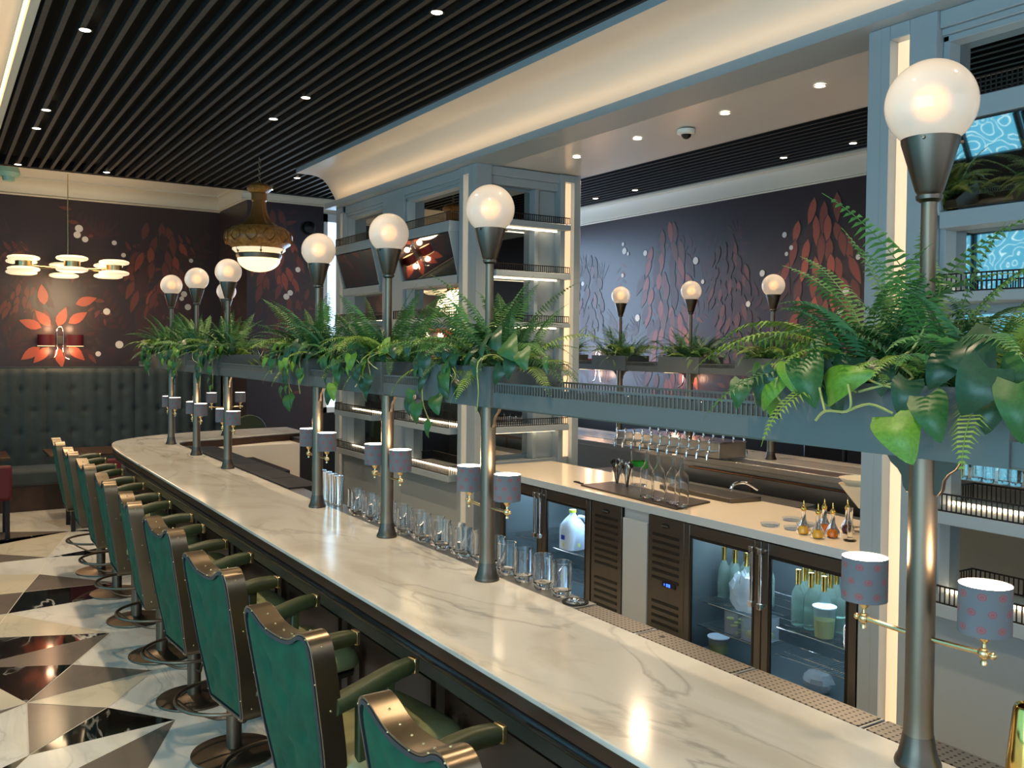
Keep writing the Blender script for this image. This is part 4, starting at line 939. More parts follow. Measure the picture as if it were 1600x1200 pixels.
def fridge(Y0, comp_first, label, display):
    """Y0 = low-Y end; width 1.55 along Y; comp_first True = compressor at the high-Y (left) end"""
    W = 1.54 if comp_first else 1.50; t = empty('glass_door_fridge', (3.8, Y0, 0)); tag(t, label, 'fridge', 'glass door bar fridges')
    cy0, cy1 = (W-.33, W) if comp_first else (0, .33)
    dy0, dy1 = (0, W-.33) if comp_first else (.33, W)
    b = MB(); b.box(.66, dy0, .1, .70, dy1, .91); b.box(.03, dy0, .89, .70, dy1, .91); b.box(.03, dy0, .1, .70, dy1, .13)
    for yy in (dy0, dy1-.02): b.box(.03, yy, .1, .70, yy+.02, .91)
    b.box(.03, cy0, .1, .70, cy1, .91)
    b.build('cabinet_body', 'fridge_wall', t)
    MB().box(.05, 0, 0, .65, W, .10).build('plinth', 'black', t)
    g = MB().box(.005, cy0+.004, .10, .03, cy1-.004, .905).build('compressor_panel', 'steel_dark', t, bevel=.003)
    zs = [.78-.045*k for k in range(7)]+[.36-.045*k for k in range(6)] if display else [.80-.045*k for k in range(8)]+[.38-.045*k for k in range(6)]
    for z in zs:
        MB().box(-.0005, cy0+.045, z, .0065, cy1-.045, z+.019).build('louvre', 'black', g, bevel=.004)
    bd = MB().lathe([(0, -.003), (.036, -.003), (.038, .0), (.036, .003), (0, .004)], 28); bd.v = [( -z*1.0, x, y*.42) for x, y, z in bd.v]; bd.xf(Matrix.Translation((.003, (cy0+cy1)/2, .855)))
    for q in range(5): a = -.024+q*.012; bd.tube([(-.002, (cy0+cy1)/2+a, .851), (-.002, (cy0+cy1)/2+a+.004, .860), (-.002, (cy0+cy1)/2+a+.008, .851)], .0009, 5, m=1)
    bd.build('maker_badge', ['black', 'steel'], g)
    if display:
        dd = MB().box(-.001, cy0+.07, .478, .006, cy0+.19, .508).build('thermostat', 'black', g, bevel=.004)
        sg = MB()
        for k, yy in enumerate((cy0+.135, cy0+.115)):      # two lit digits
            for (a0_, b0_, a1_, b1_) in ((0, .0, .010, .0), (0, .008, .010, .008), (0, .016, .010, .016), (0, 0, 0, .016), (.010, 0, .010, .016)):
                sg.tube([(-.002, yy+a0_, .485+b0_), (-.002, yy+a1_, .485+b1_)], .0014, 5)
        sg.tube([(-.002, cy0+.165, .487), (-.002, cy0+.165, .499)], .002, 5)
        sg.build('digits', 'display_blue', dd)
    dw = (dy1-dy0)/2
    for k in range(2):
        a, c = dy0+k*dw+.003, dy0+(k+1)*dw-.003
        fr = .045; d = MB(); z0, z1 = .10, .905
        d.box(0, a, z0, .03, a+fr, z1); d.box(0, c-fr, z0, .03, c, z1); d.box(0, a+fr, z0, .03, c-fr, z0+fr); d.box(0, a+fr, z1-fr-.02, .03, c-fr, z1)
        door = d.build('door', 'steel_dark', t, bevel=.003)
        g_ = MB(); i = fr; e = .018
        g_.box(.001, a+i, z0+i, .012, a+i+e, z1-i-.02); g_.box(.001, c-i-e, z0+i, .012, c-i, z1-i-.02); g_.box(.001, a+i+e, z0+i, .012, c-i-e, z0+i+e); g_.box(.001, a+i+e, z1-i-.02-e, .012, c-i-e, z1-i-.02)
        g_.build('gasket', 'black', door)
        MB().box(.012, a+i+e, z0+i+e, .014, c-i-e, z1-i-.02-e).build('glass_pane', 'door_glass', door, smooth=0)
        hy = a+.028 if k == 1 else c-.028
        h = MB(); h.tube([(-.045, hy, .875), (-.045, hy, .545)], .0095, 12); h.tube([(.0, hy, .86), (-.045, hy, .86)], .008, 10); h.tube([(0, hy, .56), (-.045, hy, .56)], .008, 10)
        h.box(-.058, hy-.014, .845, -.03, hy+.014, .880); h.box(-.058, hy-.014, .545, -.03, hy+.014, .578)
        h.build('handle', 'chrome', door, bevel=.002)
        MB().tube([(.045, a+.05, .87), (.045, a+.05, .16)], .006, 8).build('light_tube', 'fridge_tube', t)
        for z in (.47, .27) if not display else (.44, .29):
            s = MB(); s.tube([(.07, a+.06, z), (.07, c-.05, z)], .004, 6); s.tube([(.62, a+.06, z), (.62, c-.05, z)], .004, 6)
            n = 26
            for q in range(n+1): yy = a+.06+(c-a-.11)*q/n; s.box(.07, yy-.0012, z-.001, .62, yy+.0012, z+.001)
            for q in range(4): xx = .14+q*.13; s.box(xx, a+.06, z-.003, xx+.003, c-.05, z-.001)
            s.build('wire_shelf', 'chrome', t, smooth=0)
    v = MB()
    for r0 in range(6):
        for q in range(int((dy1-dy0)/.05)): v.box(.652, dy0+.03+q*.05+(r0 % 2)*.025, .83-r0*.035, .659, dy0+.07+q*.05+(r0 % 2)*.02, .842-r0*.035)
    v.build('air_vent_slots', 'black', t, smooth=0)
    a = area('fridge_light', (3.8+.30, Y0+(dy0+dy1)/2, .88), (0, 0, 0), .4, dy1-dy0-.1, 9, (.6, .84, 1)); a.data.size = .4; a.data.size_y = dy1-dy0-.12
    return t
fridge(2.75, True, 'steel bar fridge with glass doors, bottles inside, blue display at its left end', True)
fridge(4.545, False, 'steel bar fridge with glass doors and milk jugs, left of the filler cabinet', False)
MB().box(3.80, 2.75, .0, 4.5, 6.05, .02).build('plinth_board', 'black').name = 'plinth_board'; tag(bpy.data.objects['plinth_board'], 'black plinth board under the fridges at floor level', 'plinth')

# fridge contents
def bottle(h=.27, r=.038, body='glass', neck='gold', label=None):
    t = empty('bottle')
    p = [(0, .0), (r*.95, 0), (r, .008), (r, h*.52), (r*.9, h*.60), (r*.42, h*.72), (r*.36, h*.80), (r*.36, h*.97), (r*.42, h*.975), (r*.42, h), (0, h)]
    MB().lathe(p, 18).build('body', body, t)
    if neck: MB().lathe([(r*.40, h*.74), (r*.40, h*.98), (r*.46, h*.985), (r*.46, h+.006), (0, h+.008)], 14).build('foil_neck', neck, t)
    if label: MB().lathe([(r+.001, h*.15), (r+.001, h*.42)], 18, a0=R(120), a1=R(260)).build('bottle_label', label, t)
    return t
mat('wine_glass', rgb(170, 195, 190), .08, trans=.8, ior=1.2)
b0 = bottle(.30, .036, 'wine_glass', 'gold'); k = 0
rnd = random.Random(4)
for r_i, xx in enumerate((4.17, 4.08, 3.99)):
    for q in range(6):
        yy = 2.865+q*.085+(.03 if r_i == 0 else 0)-(.0 if r_i < 2 else .03)
        if r_i == 2 and q < 3: continue
        t = b0 if k == 0 else copy_tree(b0); t.location = (xx, yy, .444); tag(t, 'gold topped bottle in the right fridge door, %s row, %s from right' % (('back', 'middle', 'front')[r_i], ORD[q]), 'bottle', 'gold topped bottles in the right fridge'); k += 1
for r_i, xx in enumerate((4.14, 4.05)):
    for q in range(4):
        t = copy_tree(b0); t.location = (xx, 3.60+q*.09, .444); tag(t, 'gold topped bottle behind the plastic bag, %s row, %s from right' % (('back', 'front')[r_i], ORD[q]), 'bottle', 'gold topped bottles behind the bag')
def tub(x, y, z, r, h, fill, label):
    t = empty('plastic_tub', (x, y, z)); tag(t, label, 'tub')
    MB().lathe([(0, 0), (r*.82, 0), (r, h*.96), (r*1.03, h*.96), (r*1.03, h), (r*.98, h)], 24).build('tub_wall', 'frost_plastic', t)
    MB().lathe([(0, .004), (r*.78, .004), (r*.90, h*.6), (0, h*.62)], 20).build('contents', fill, t)
    MB().lathe([(0, h+.001), (r*1.05, h+.001), (r*1.06, h+.006), (0, h+.005)], 24).build('lid', 'milk_plastic', t)
tub(3.93, 3.04, .444, .058, .16, 'citrus', 'round plastic tub of garnish on the upper shelf of the right fridge door')
tub(3.94, 3.80, .132, .062, .10, 'citrus', 'round plastic tub on the fridge floor behind the left glass door')
t = empty('cooler_bin', (3.88, 3.43, .293)); tag(t, 'square clear bin of cut limes on the lower fridge shelf', 'bin')
MB().box(0, 0, 0, .16, .14, .003).box(0, 0, .003, .003, .14, .14).box(.157, 0, .003, .16, .14, .14).box(.003, 0, .003, .157, .003, .14).box(.003, .137, .003, .157, .14, .14).build('bin_wall', 'frost_plastic', t)
b = MB()
for q in range(9): b.sphere((.04+.04*(q % 3), .03+.04*(q//3), .03+.02*(q % 2)), .024, 10)
b.build('limes', 'citrus', t)
t = empty('cooler_bin', (3.89, 3.60, .293)); tag(t, 'clear square tub of sliced cucumber left of the lime bin', 'bin')
MB().prism([(0, 0), (.12, 0), (.12, .11), (0, .11)], 0, .003, 'z').box(0, 0, .003, .003, .11, .13).box(.117, 0, .003, .12, .11, .13).box(.003, 0, .003, .117, .003, .13).box(.003, .107, .003, .117, .11, .13).build('bin_wall', 'frost_plastic', t)
b = MB()
for q in range(7): b.lathe([(0, 0), (.022, 0), (.022, .006), (0, .006)], 14, c=(.03+.03*(q % 3), .03+.03*(q//3), .01+.012*q))
b.build('cucumber_slices', 'citrus', t)
# crumpled plastic bag
b = MB().sphere((0, 0, .10), .095, 20, 1.25, sx=.8, sy=1.25); rnd = random.Random(9)
b.v = [(x*(1+rnd.uniform(-.16, .16)), y*(1+rnd.uniform(-.14, .14)), max(.003, z*(1+rnd.uniform(-.14, .14)))) for x, y, z in b.v]
o = b.build('plastic_bag', 'bag', smooth=20, loc=(3.925, 3.57, .448)); tag(o, 'crumpled clear plastic bag on the upper shelf behind the left glass door', 'plastic bag')
b = MB().sphere((0, 0, .05), .07, 16, .9, sx=1, sy=1.2); b.v = [(x*(1+rnd.uniform(-.12, .12)), y*(1+rnd.uniform(-.12, .12)), max(.002, z)) for x, y, z in b.v]
o = b.build('plastic_bag', 'bag', smooth=20, loc=(3.97, 3.10, .135)); tag(o, 'small knotted plastic bag on the floor of the right fridge door', 'plastic bag')
# jar with pale label in the right door
t = empty('glass_jar', (3.91, 2.85, .444)); tag(t, 'clear glass jar with a pale label at the right end of the fridge shelf', 'jar')
MB().lathe([(0, 0), (.045, 0), (.05, .01), (.05, .11), (.035, .13), (.035, .15), (.038, .155)], 24).build('jar_wall', 'glass', t); MB().box(-.053, -.012, .03, -.051, .012, .10).build('jar_label', 'paper', t)
# milk jugs
def jug(x, y, z, label, lab):
    t = empty('milk_jug', (x, y, z)); tag(t, label, 'jug', 'plastic jugs in the left fridge')
    s = [(-.065, -.065), (.065, -.065), (.065, .065), (-.065, .065)]
    b = MB(); secs = [(0, .9), (.006, 1.0), (.13, 1.0), (.165, .93), (.20, .62), (.225, .32), (.235, .24), (.245, .24)]; n = 20; idx = []
    for h, f in secs:
        sq = .35+.5*(1-f)
        row_ = []
        for q in range(n):
            a = 2*PI*q/n+PI/4*0; c_, s_ = math.cos(a), math.sin(a); e = 1/max(abs(c_), abs(s_)); rr = .068*f*((1-sq)*min(e, 1.25)+sq)
            row_.append((c_*rr, s_*rr, h))
        idx.append(b.add(row_))
    for a, c in zip(idx, idx[1:]):
        for q in range(n): b.face([a+q, a+(q+1) % n, c+(q+1) % n, c+q])
    b.face([idx[0]+q for q in range(n)][::-1]); b.face([idx[-1]+q for q in range(n)])
    b.build('jug_body', 'milk_plastic', t, smooth=50)
    MB().lathe([(0, .245), (.021, .245), (.021, .262), (.019, .264), (0, .264)], 18).build('cap', 'lime_cap', t)
    MB().tube(smooth_curve([(.02, -.03, .22), (.045, -.055, .215), (.062, -.058, .17), (.062, -.05, .13)], 5), .010, 10).build('jug_handle', 'milk_plastic', t)
    MB().box(-.0715, -.015, .07, -.070, .020, .10).build('sticker', 'blue_label' if lab else 'lime_liquid', t)
    t.scale = (1.22, 1.22, 1.1)
    MB().lathe([(.0660, .004), (.0690, .03), (.0690, .05)], 20).build('juice_band', 'lime_liquid', t)
    return t
jug(3.95, 5.28, .474, 'plastic jug with lime cap and blue sticker in the left fridge', True)
jug(4.10, 5.09, .474, 'plastic jug with lime cap behind the one with the blue sticker', False)

# ---------------------------------------------------------------- things on the back counter
ZB = .963
t = MB().prism([(3.83, 4.06), (4.20, 4.14), (4.20, 5.12), (3.90, 5.12)], ZB, ZB+.012, 'z').build('bar_mat', 'mat_sheen', bevel=.002); tag(t, 'dark rubber mat under the four clear bottles on the back counter', 'bar mat')
t = MB().prism([(4.30, 4.06), (4.54, 4.02), (4.54, 4.75), (4.32, 4.75)], ZB, ZB+.03, 'z').build('serving_board', 'steel_dark', bevel=.003); tag(t, 'dark flat board at the back edge of the counter behind the bottles', 'board')
def clear_bottle():
    t = empty('clear_bottle'); h = .31; r = .044
    MB().lathe([(0, .002), (.036, 0), (r, .006), (r, .17), (.039, .195), (.017, .225), (.0135, .24), (.0135, .30), (.016, .302), (.016, h), (.012, h), (.011, .24), (.014, .222), (.0365, .193), (.0415, .17), (.0415, .012), (0, .010)], 28).build('glass_body', 'glass', t)
    return t
cb = clear_bottle(); k = 0
for (x, y, lab) in ((3.94, 4.46, 'leftmost of four empty clear bottles on the dark mat'), (3.93, 4.335, 'second from left of the empty clear bottles on the mat'), (3.93, 4.20, 'third from left of the empty clear bottles on the mat'), (3.90, 4.09, 'rightmost empty clear bottle, at the near corner of the mat')):
    t = cb if k == 0 else copy_tree(cb); t.location = (x, y, ZB+.012); tag(t, lab, 'bottle', 'empty clear bottles on the mat'); k += 1
def tool_jar(x, y, label, seed):
    rnd = random.Random(seed); t = empty('tool_jar', (x, y, ZB)); tag(t, label, 'jar of bar tools', 'jars of bar tools')
    MB().lathe([(0, .003), (.034, 0), (.037, .004), (.04, .11), (.038, .11), (.035, .008), (0, .008)], 24).build('jar_wall', 'glass', t)
    for q in range(9):
        a = rnd.uniform(0, 6.28); rr = rnd.uniform(.005, .02); hh = rnd.uniform(.14, .19); dx, dy = math.cos(a)*rr*2.2, math.sin(a)*rr*2.2
        bb = MB().tube([(math.cos(a)*rr*.3, math.sin(a)*rr*.3, .012), (dx*.5, dy*.5, hh*.6), (dx, dy, hh)], .003, 6, m=0); bb.sphere((dx, dy, hh), .011, 10, 1.6, m=0)
        bb.build('bar_tool', 'chrome' if q % 2 else 'black', t)
tool_jar(4.16, 5.03, 'left glass jar crammed with black and steel bar tools', 2); tool_jar(4.12, 4.87, 'right glass jar of bar tools leaning outwards', 6)
t = empty('clear_canister', (4.30, 4.95, ZB)); tag(t, 'tall clear canister with a green band behind the tool jars', 'canister')
MB().lathe([(0, .003), (.055, 0), (.058, .004), (.062, .25), (.059, .25), (.055, .006), (0, .006)], 28).build('canister_wall', 'glass', t); MB().lathe([(.0615, .14), (.0625, .175)], 28).build('green_band', 'green_band', t)
t = MB().tube([(0, 0, .006), (.02, .12, .006)], .006, 8).box(.012, .08, .001, .032, .13, .010).build('bottle_opener', 'black', loc=(3.95, 5.16, ZB)); tag(t, 'small black opener lying left of the tool jars', 'opener')
def dish(x, y, label, z=ZB):
    t = MB().lathe([(0, .002), (.047, 0), (.05, .003), (.053, .016), (.051, .016), (.048, .005), (0, .005)], 32).build('glass_dish', 'frost_plastic', loc=(x, y, z)); tag(t, label, 'dish', 'shallow dishes on the back counter')
dish(3.95, 3.43, 'shallow clear dish at the left of the four dishes'); dish(4.19, 3.48, 'shallow clear dish at the back of the four dishes'); dish(3.99, 3.30, 'shallow clear dish in front of the four dishes'); dish(4.13, 3.33, 'shallow clear dish touching the oil bottles')
def bitters(x, y, fill, label, sc=1):
    t = empty('bitters_bottle', (x, y, ZB)); tag(t, label, 'bitters bottle', 'small bitters bottles with dasher tops'); t.scale = (1.28, 1.28, 1.12)
    MB().lathe([(0, .003), (.026, 0), (.030, .008), (.028, .03), (.016, .055), (.0095, .075), (.0085, .115), (.0095, .118)], 22).build('flask', 'glass', t)
    MB().lathe([(0, .004), (.024, .004), (.028, .009), (.026, .03), (.020, .042), (0, .043)], 20).build('liquid', fill, t)
    MB().lathe([(.0095, .112), (.0115, .118), (.0115, .126), (.006, .134), (.003, .140), (.0022, .162), (0, .164)], 14).build('dasher_top', 'gold', t)
bitters(3.93, 3.185, 'pale_oil', 'yellow bitters bottle at the left of the cluster'); bitters(3.91, 3.075, 'pale_oil', 'yellow bitters bottle at the front of the cluster'); bitters(3.99, 3.045, 'amber', 'orange bitters bottle at the right front of the cluster'); bitters(4.07, 3.16, 'amber', 'orange bitters bottle at the back of the cluster'); bitters(4.16, 3.08, 'dark_spirit', 'dark red bitters bottle at the far right of the cluster')
t = empty('measuring_cylinder', (4.0, 2.945, ZB)); tag(t, 'glass measuring cylinder beside the white column', 'measuring cylinder')
MB().lathe([(0, 0), (.032, 0), (.033, .006), (.014, .010), (.013, .014), (.0135, .17), (.016, .175), (.0125, .17), (.0115, .018), (0, .016)], 20).build('cylinder', 'glass', t)
t = empty('filter_cone_stack', (4.30, 3.10, ZB)); tag(t, 'stack of white paper cones in a stand half behind the column', 'filter cones')
for k in range(2): MB().lathe([(.012, .12+k*.05), (.115, .25+k*.035), (.118, .252+k*.035), (.012, .13+k*.05)], 28).build('cone', 'paper', t)
b = MB()
for a in (0, 2.1, 4.2): b.tube([(.07*math.cos(a), .07*math.sin(a), 0), (.07*math.cos(a), .07*math.sin(a), .20)], .004, 6)
b.lathe([(.06, 0), (.08, 0), (.08, .006), (.06, .006)], 24); b.build('stand', 'glass', t)

# ---------------------------------------------------------------- glasses along the rail
def mixing_glass():
    t = empty('mixing_glass')
    MB().lathe([(0, .004), (.030, 0), (.0335, .006), (.0345, .018), (.036, .022), (.0355, .118), (.0370, .122), (.0345, .122), (.0325, .115), (.0325, .026), (.028, .020), (0, .019)], 28).build('glass_wall', 'glass', t)
    b = MB()
    for k in range(5):      # cut criss-cross lines
        a = k*PI/4
        for s in (1, -1): b.tube([(.0362*math.cos(a+s*u*.75), .0362*math.sin(a+s*u*.75), .03+u*.06) for u in (0, .25, .5, .75, 1)], .0007, 4)
    b.build('cut_lines', 'glass', t)
    return t
mg = mixing_glass(); k = 0
gl = [(1.858, 2.545), (1.862, 2.665), (1.855, 2.785), (1.858, 2.905), (1.875, 3.01)]+[(1.848 if q % 2 else 1.868, 3.13+q*.092) for q in range(15)]
for i, (x, y) in enumerate(gl):
    t = mg if i == 0 else copy_tree(mg); t.location = (x, y, 1.0765); t.rotation_euler = (0, 0, i*.7)
    tag(t, ('cut glass tumbler nearest the round rinser' if i == 0 else '%s cut glass tumbler along the rail counted from the rinser' % ORD[i]), 'glass', 'cut glasses lined up on the steel rail')
for i in range(5):
    t = MB().lathe([(0, .002), (.019, 0), (.022, .004), (.020, .06), (.024, .14), (.027, .165), (.025, .165), (.022, .14), (.018, .06), (.018, .008), (0, .006)], 20).build('shaker_tin', 'chrome', loc=(1.86, 4.62+i*.085, 1.0765)); tag(t, '%s slim steel shaker beside the glasses, counted from the near end' % ORD[i], 'shaker', 'slim steel shakers')
# gold tapered object at lower right edge
t = MB().lathe([(0, 0), (.044, 0), (.045, .004), (.037, .09), (.031, .155), (.027, .163), (.022, .16), (.022, .02), (0, .018)], 32).build('gold_vase', 'gold', loc=(1.853, .935, 1.0765)); tag(t, 'tapered gold metal vase at the lower right edge of the photo', 'vase')

# ================================================================== OPPOSITE SIDE
t = empty('opposite_counter', (5.37, 2.6, 0)); tag(t, 'second marble bar counter seen through the opening', 'bar counter')
MB().box(.10, 0, 1.05, .62, 6.6, 1.08).build('countertop', 'counter_marble', t, bevel=.003); MB().box(-.12, 0, 1.03, .10, 6.6, 1.075).build('steel_rail', 'steel', t, bevel=.003)
MB().box(-.02, 0, .0, .0, 6.6, 1.03).build('steel_front', 'steel', t); MB().box(.0, 0, 0, .45, 6.6, 1.05).build('carcass', 'dark_panel', t)
b = MB().tube([(-.05, .5, .97), (-.05, 2.9, .97)], .008, 8); b.tube([(-.06, 2.2, .97), (-.06, 2.2, .80), (-.06, 1.8, .80)], .008, 8).build('copper_pipe', 'copper', t)
t = empty('prep_table', (4.62, 2.8, 0)); tag(t, 'steel prep table and sinks behind the back counter', 'prep table')
MB().box(.0, 0, .84, .44, 1.2, .87).box(0, 1.2, .84, .44, 3.4, .90).build('table_top', 'steel', t, bevel=.003)
MB().box(0, .02, .55, .43, 1.15, .84).build('sink_basin', 'steel', t, bevel=.01); MB().box(0, 1.25, .45, .43, 3.3, .84).build('ice_bin', 'dark_metal', t, bevel=.01)
for x0 in (.03, .41):
    for y0 in (.05, 3.3): MB().tube([(x0, y0, 0), (x0, y0, .84)], .018, 10).build('leg', 'steel', t)
MB().tube(smooth_curve([(.05, 1.6, .90), (.05, 1.6, 1.0), (.12, 1.55, 1.03), (.2, 1.5, .98)], 5), .012, 10).build('faucet', 'chrome', t)
t = empty('tap_tower', (5.16, 5.0, 1.0)); tag(t, 'long steel beer tap tower with a row of chrome taps', 'beer tap tower')
MB().box(.0, 0, .095, .30, 1.25, .215).build('tower_box', 'steel', t, bevel=.004)
MB().box(-.004, -.003, .215, .304, 1.253, .222).build('top_plate', 'chrome', t, bevel=.002)
for yy in (.12, 1.1): MB().tube([(.20, yy, .076), (.20, yy, .10)], .03, 14).build('support', 'steel', t)
for side in (0, 1):
    for q in range(11):
        y = .06+q*.113; x = 0 if side == 0 else .30; s = -1 if side == 0 else 1
        tp = MB(); tp.tube([(x, y, .15), (x+s*.05, y, .15)], .012, 10); tp.tube(smooth_curve([(x+s*.05, y, .155), (x+s*.068, y, .135), (x+s*.074, y, .085)], 4), .010, 10)
        tp.tube([(x+s*.05, y, .155), (x+s*.045, y, .20)], .005, 8); tp.lathe([(.0, .195), (.006, .195), (.012, .215), (.010, .235), (.004, .245), (.009, .252), (0, .262)], 12, c=(x+s*.045, y, 0))
        tp.build('tap', 'chrome', t)
# dark booth and chairs beyond the opposite counter
for i, (y, lab) in enumerate(((3.5, 'dark high backed chair beyond the opposite counter, right'), (4.3, 'dark high backed chair beyond the opposite counter, middle'), (5.2, 'dark high backed chair beyond the opposite counter, left'))):
    t = empty('dark_chair', (6.5, y, 0)); tag(t, lab, 'chair', 'dark chairs beyond the opposite counter')
    MB().box(-.2, -.22, .62, .2, .22, .70).build('seat', 'maroon', t, bevel=.02); MB().box(.16, -.22, .70, .22, .22, 1.12).build('backrest', 'dark_panel', t, bevel=.02)
    for x0 in (-.17, .17):
        for y0 in (-.19, .19): MB().tube([(x0, y0, 0), (x0, y0, .63)], .014, 8).build('leg', 'black', t)
def wall_lamp(loc, rz, label):
    t = empty('wall_lamp', loc, rz); tag(t, label, 'wall lamp', 'twin shaded wall lamps')      # faces -Y
    MB().tube(smooth_curve([(-.10, -.07, -.24), (-.055, -.05, -.21), (-.035, -.05, -.12), (-.035, -.05, .10), (-.025, -.05, .15), (0, -.05, .165), (.025, -.05, .15), (.035, -.05, .10), (.035, -.05, -.12), (.055, -.05, -.21), (.10, -.07, -.24)], 4), .008, 8).build('bent_tube', 'chrome', t)
    MB().box(-.03, -.05, -.05, .03, 0, .05).build('wall_plate', 'bronze_dark', t, bevel=.004)
    for s in (1, -1):
        MB().lathe([(.095, -.075), (.095, .065)], 28, c=(s*.16, -.11, 0)).build('lamp_shade', 'maroon', t, smooth=80); MB().lathe([(.0, -.07), (.092, -.07), (.096, -.077), (.097, -.071)], 24, c=(s*.16, -.11, 0)).build('shade_rim', 'opal_bright', t)
        MB().lathe([(0, .058), (.085, .058)], 20, c=(s*.16, -.11, 0)).build('upper_diffuser', 'opal_bright', t)
        d = bpy.data.lights.new('wall_lamp_bulb', 'POINT'); d.energy = .9; d.color = (1, .55, .32); d.shadow_soft_size = .04
        for zz in (.14, -.14):
            o = bpy.data.objects.new('wall_lamp_bulb', d); COL.objects.link(o); o.parent = t; o.location = (s*.12, -.09, zz)
    return t
wall_lamp((1.32, 12.43, 1.99), 0, 'twin shaded wall lamp glowing on the mural above the blue booth')
wall_lamp((7.43, 9.35, 1.75), R(-90), 'twin wall lamp on the opposite mural, left of the far lamp posts')
wall_lamp((7.43, 7.70, 1.75), R(-90), 'twin wall lamp on the opposite mural behind the middle far lamp post')

# ---------------------------------------------------------------- tufted booth, tables, chairs at the far end
t = empty('booth', (0, 12.3, 0)); tag(t, 'tall button tufted grey blue velvet booth along the far wall', 'booth')
b = MB(); NX, NZ = 150, 40; x0, x1, z0, z1 = -1.5, 3.25, .45, 1.64; idx = []
for j in range(NZ+1):
    z = z0+(z1-z0)*j/NZ; row_ = []
    for i in range(NX+1):
        x = x0+(x1-x0)*i/NX; ch = .145; u = x/ch; ridge = abs(math.sin(PI*u))**.6
        y = -.035*ridge
        for rr, zz in enumerate((1.38, 1.12, .86, .62)):
            uc = round(u-(.5 if rr % 2 else 0)*0)+( .0); dxx = (x-(round(u))*ch); y += .035*math.exp(-((dxx*dxx)/.0012+(z-zz)**2/.0016)) if (round(u)+rr) % 2 == 0 else 0
        if z > 1.60: y += (z-1.60)*1.2
        row_.append((x, y, z))
    idx.append(b.add(row_))
for j in range(NZ):
    for i in range(NX): b.face([idx[j]+i, idx[j]+i+1, idx[j+1]+i+1, idx[j+1]+i])
b.box(-1.5, .03, .1, 3.25, .12, 1.66); b.build('tufted_back', 'velvet_teal', t, smooth=60)
MB().box(-1.5, -.62, .30, 3.25, -.0, .47).build('seat_cushion', 'velvet_teal', t, bevel=.03, segs=3); MB().box(-1.5, -.58, 0, 3.25, .1, .30).build('plinth', 'walnut', t)
for i, (x, lab) in enumerate(((.25, 'dark wooden dining table at the left edge before the booth'), (1.45, 'dark wooden dining table seen between the stools and the bar curve'))):
    t = empty('dining_table', (x, 11.0, 0)); tag(t, lab, 'table', 'dining tables before the booth')
    MB().box(-.42, -.35, .725, .42, .35, .755).build('table_top', 'walnut', t, bevel=.006); MB().lathe([(0, 0), (.22, 0), (.22, .015), (.04, .04), (.035, .72), (0, .72)], 24).build('pedestal', 'black', t)
for i, (x, y, lab) in enumerate(((.40, 10.35, 'dark red chair in front of the left dining table'), (1.42, 10.45, 'dark red chair behind the far end of the stools'))):
    t = empty('dining_chair', (x, y, 0)); tag(t, lab, 'chair', 'dark red dining chairs')
    MB().box(-.25, -.24, .38, .25, .24, .48).build('seat', 'maroon', t, bevel=.03, segs=3); MB().box(-.25, -.27, .40, .25, -.20, .74).build('backrest', 'maroon', t, bevel=.03, segs=3)
    for x_ in (-.21, .21):
        for y_ in (-.21, .21): MB().box(x_-.02, y_-.02, 0, x_+.02, y_+.02, .39).build('leg', 'black', t)
t = empty('green_chair', (3.05, 10.3, 0)); tag(t, 'rounded dark green chair beyond the far return of the bar', 'chair')
b = MB().prism([(-.2, .7)]+[(.2*math.cos(a), .95+.2*math.sin(a)) for a in [PI*(1-k/12) for k in range(13)]]+[(.2, .7)], -.03, .03, 'y'); b.build('backrest', 'leather_olive', t, bevel=.01); MB().box(-.22, 0, .62, .22, .42, .72).build('seat', 'leather_olive', t, bevel=.02)
for x_ in (-.18, .18):
    for y_ in (.03, .38): MB().tube([(x_, y_, 0), (x_, y_, .63)], .014, 8).build('leg', 'black', t)

# ---------------------------------------------------------------- ornate pendant, puck chandelier
t = empty('ornate_pendant', (2.79, 9.1, 2.68)); tag(t, 'ornate carved wood pendant light with glowing bowl hanging by a chain', 'pendant light')
def Z(z): return z-2.68
b = MB(); zz = 3.60; k = 0
while zz < 3.84:
    pts = [(.012*math.cos(a)*(1 if k % 2 == 0 else 0), .012*math.cos(a)*(0 if k % 2 == 0 else 1), Z(zz)+.017+.021*math.sin(a)) for a in [2*PI*q/14 for q in range(14)]]
    b.tube(pts, .004, 6, closed=True); zz += .032; k += 1
b.build('chain', 'bronze', t)
MB().lathe([(0, Z(3.60)), (.03, Z(3.60)), (.085, Z(3.585)), (.118, Z(3.555)), (.122, Z(3.53)), (.10, Z(3.505)), (.075, Z(3.49)), (0, Z(3.49))], 32).build('crown_cup', 'carved_wood', t)
MB().lathe([(0, Z(3.495)), (.068, Z(3.495)), (.078, Z(3.485)), (.078, Z(3.42)), (.066, Z(3.405)), (0, Z(3.40))], 32).build('collar', 'gilt_dark', t)
b = MB(); n = 48; secs = [(3.41, .062), (3.36, .064), (3.30, .075), (3.24, .10), (3.19, .14), (3.155, .19), (3.15, .20)]; idx = []
for z, r in secs: idx.append(b.add([((r+.012*abs(math.sin(5*a))*(r/.1))*math.cos(a), (r+.012*abs(math.sin(5*a))*(r/.1))*math.sin(a), Z(z)) for a in [2*PI*q/n for q in range(n)]]))
for a, c in zip(idx, idx[1:]):
    for q in range(n): b.face([a+q, a+(q+1) % n, c+(q+1) % n, c+q])
b.build('fluted_neck', 'gilt_dark', t, smooth=60)
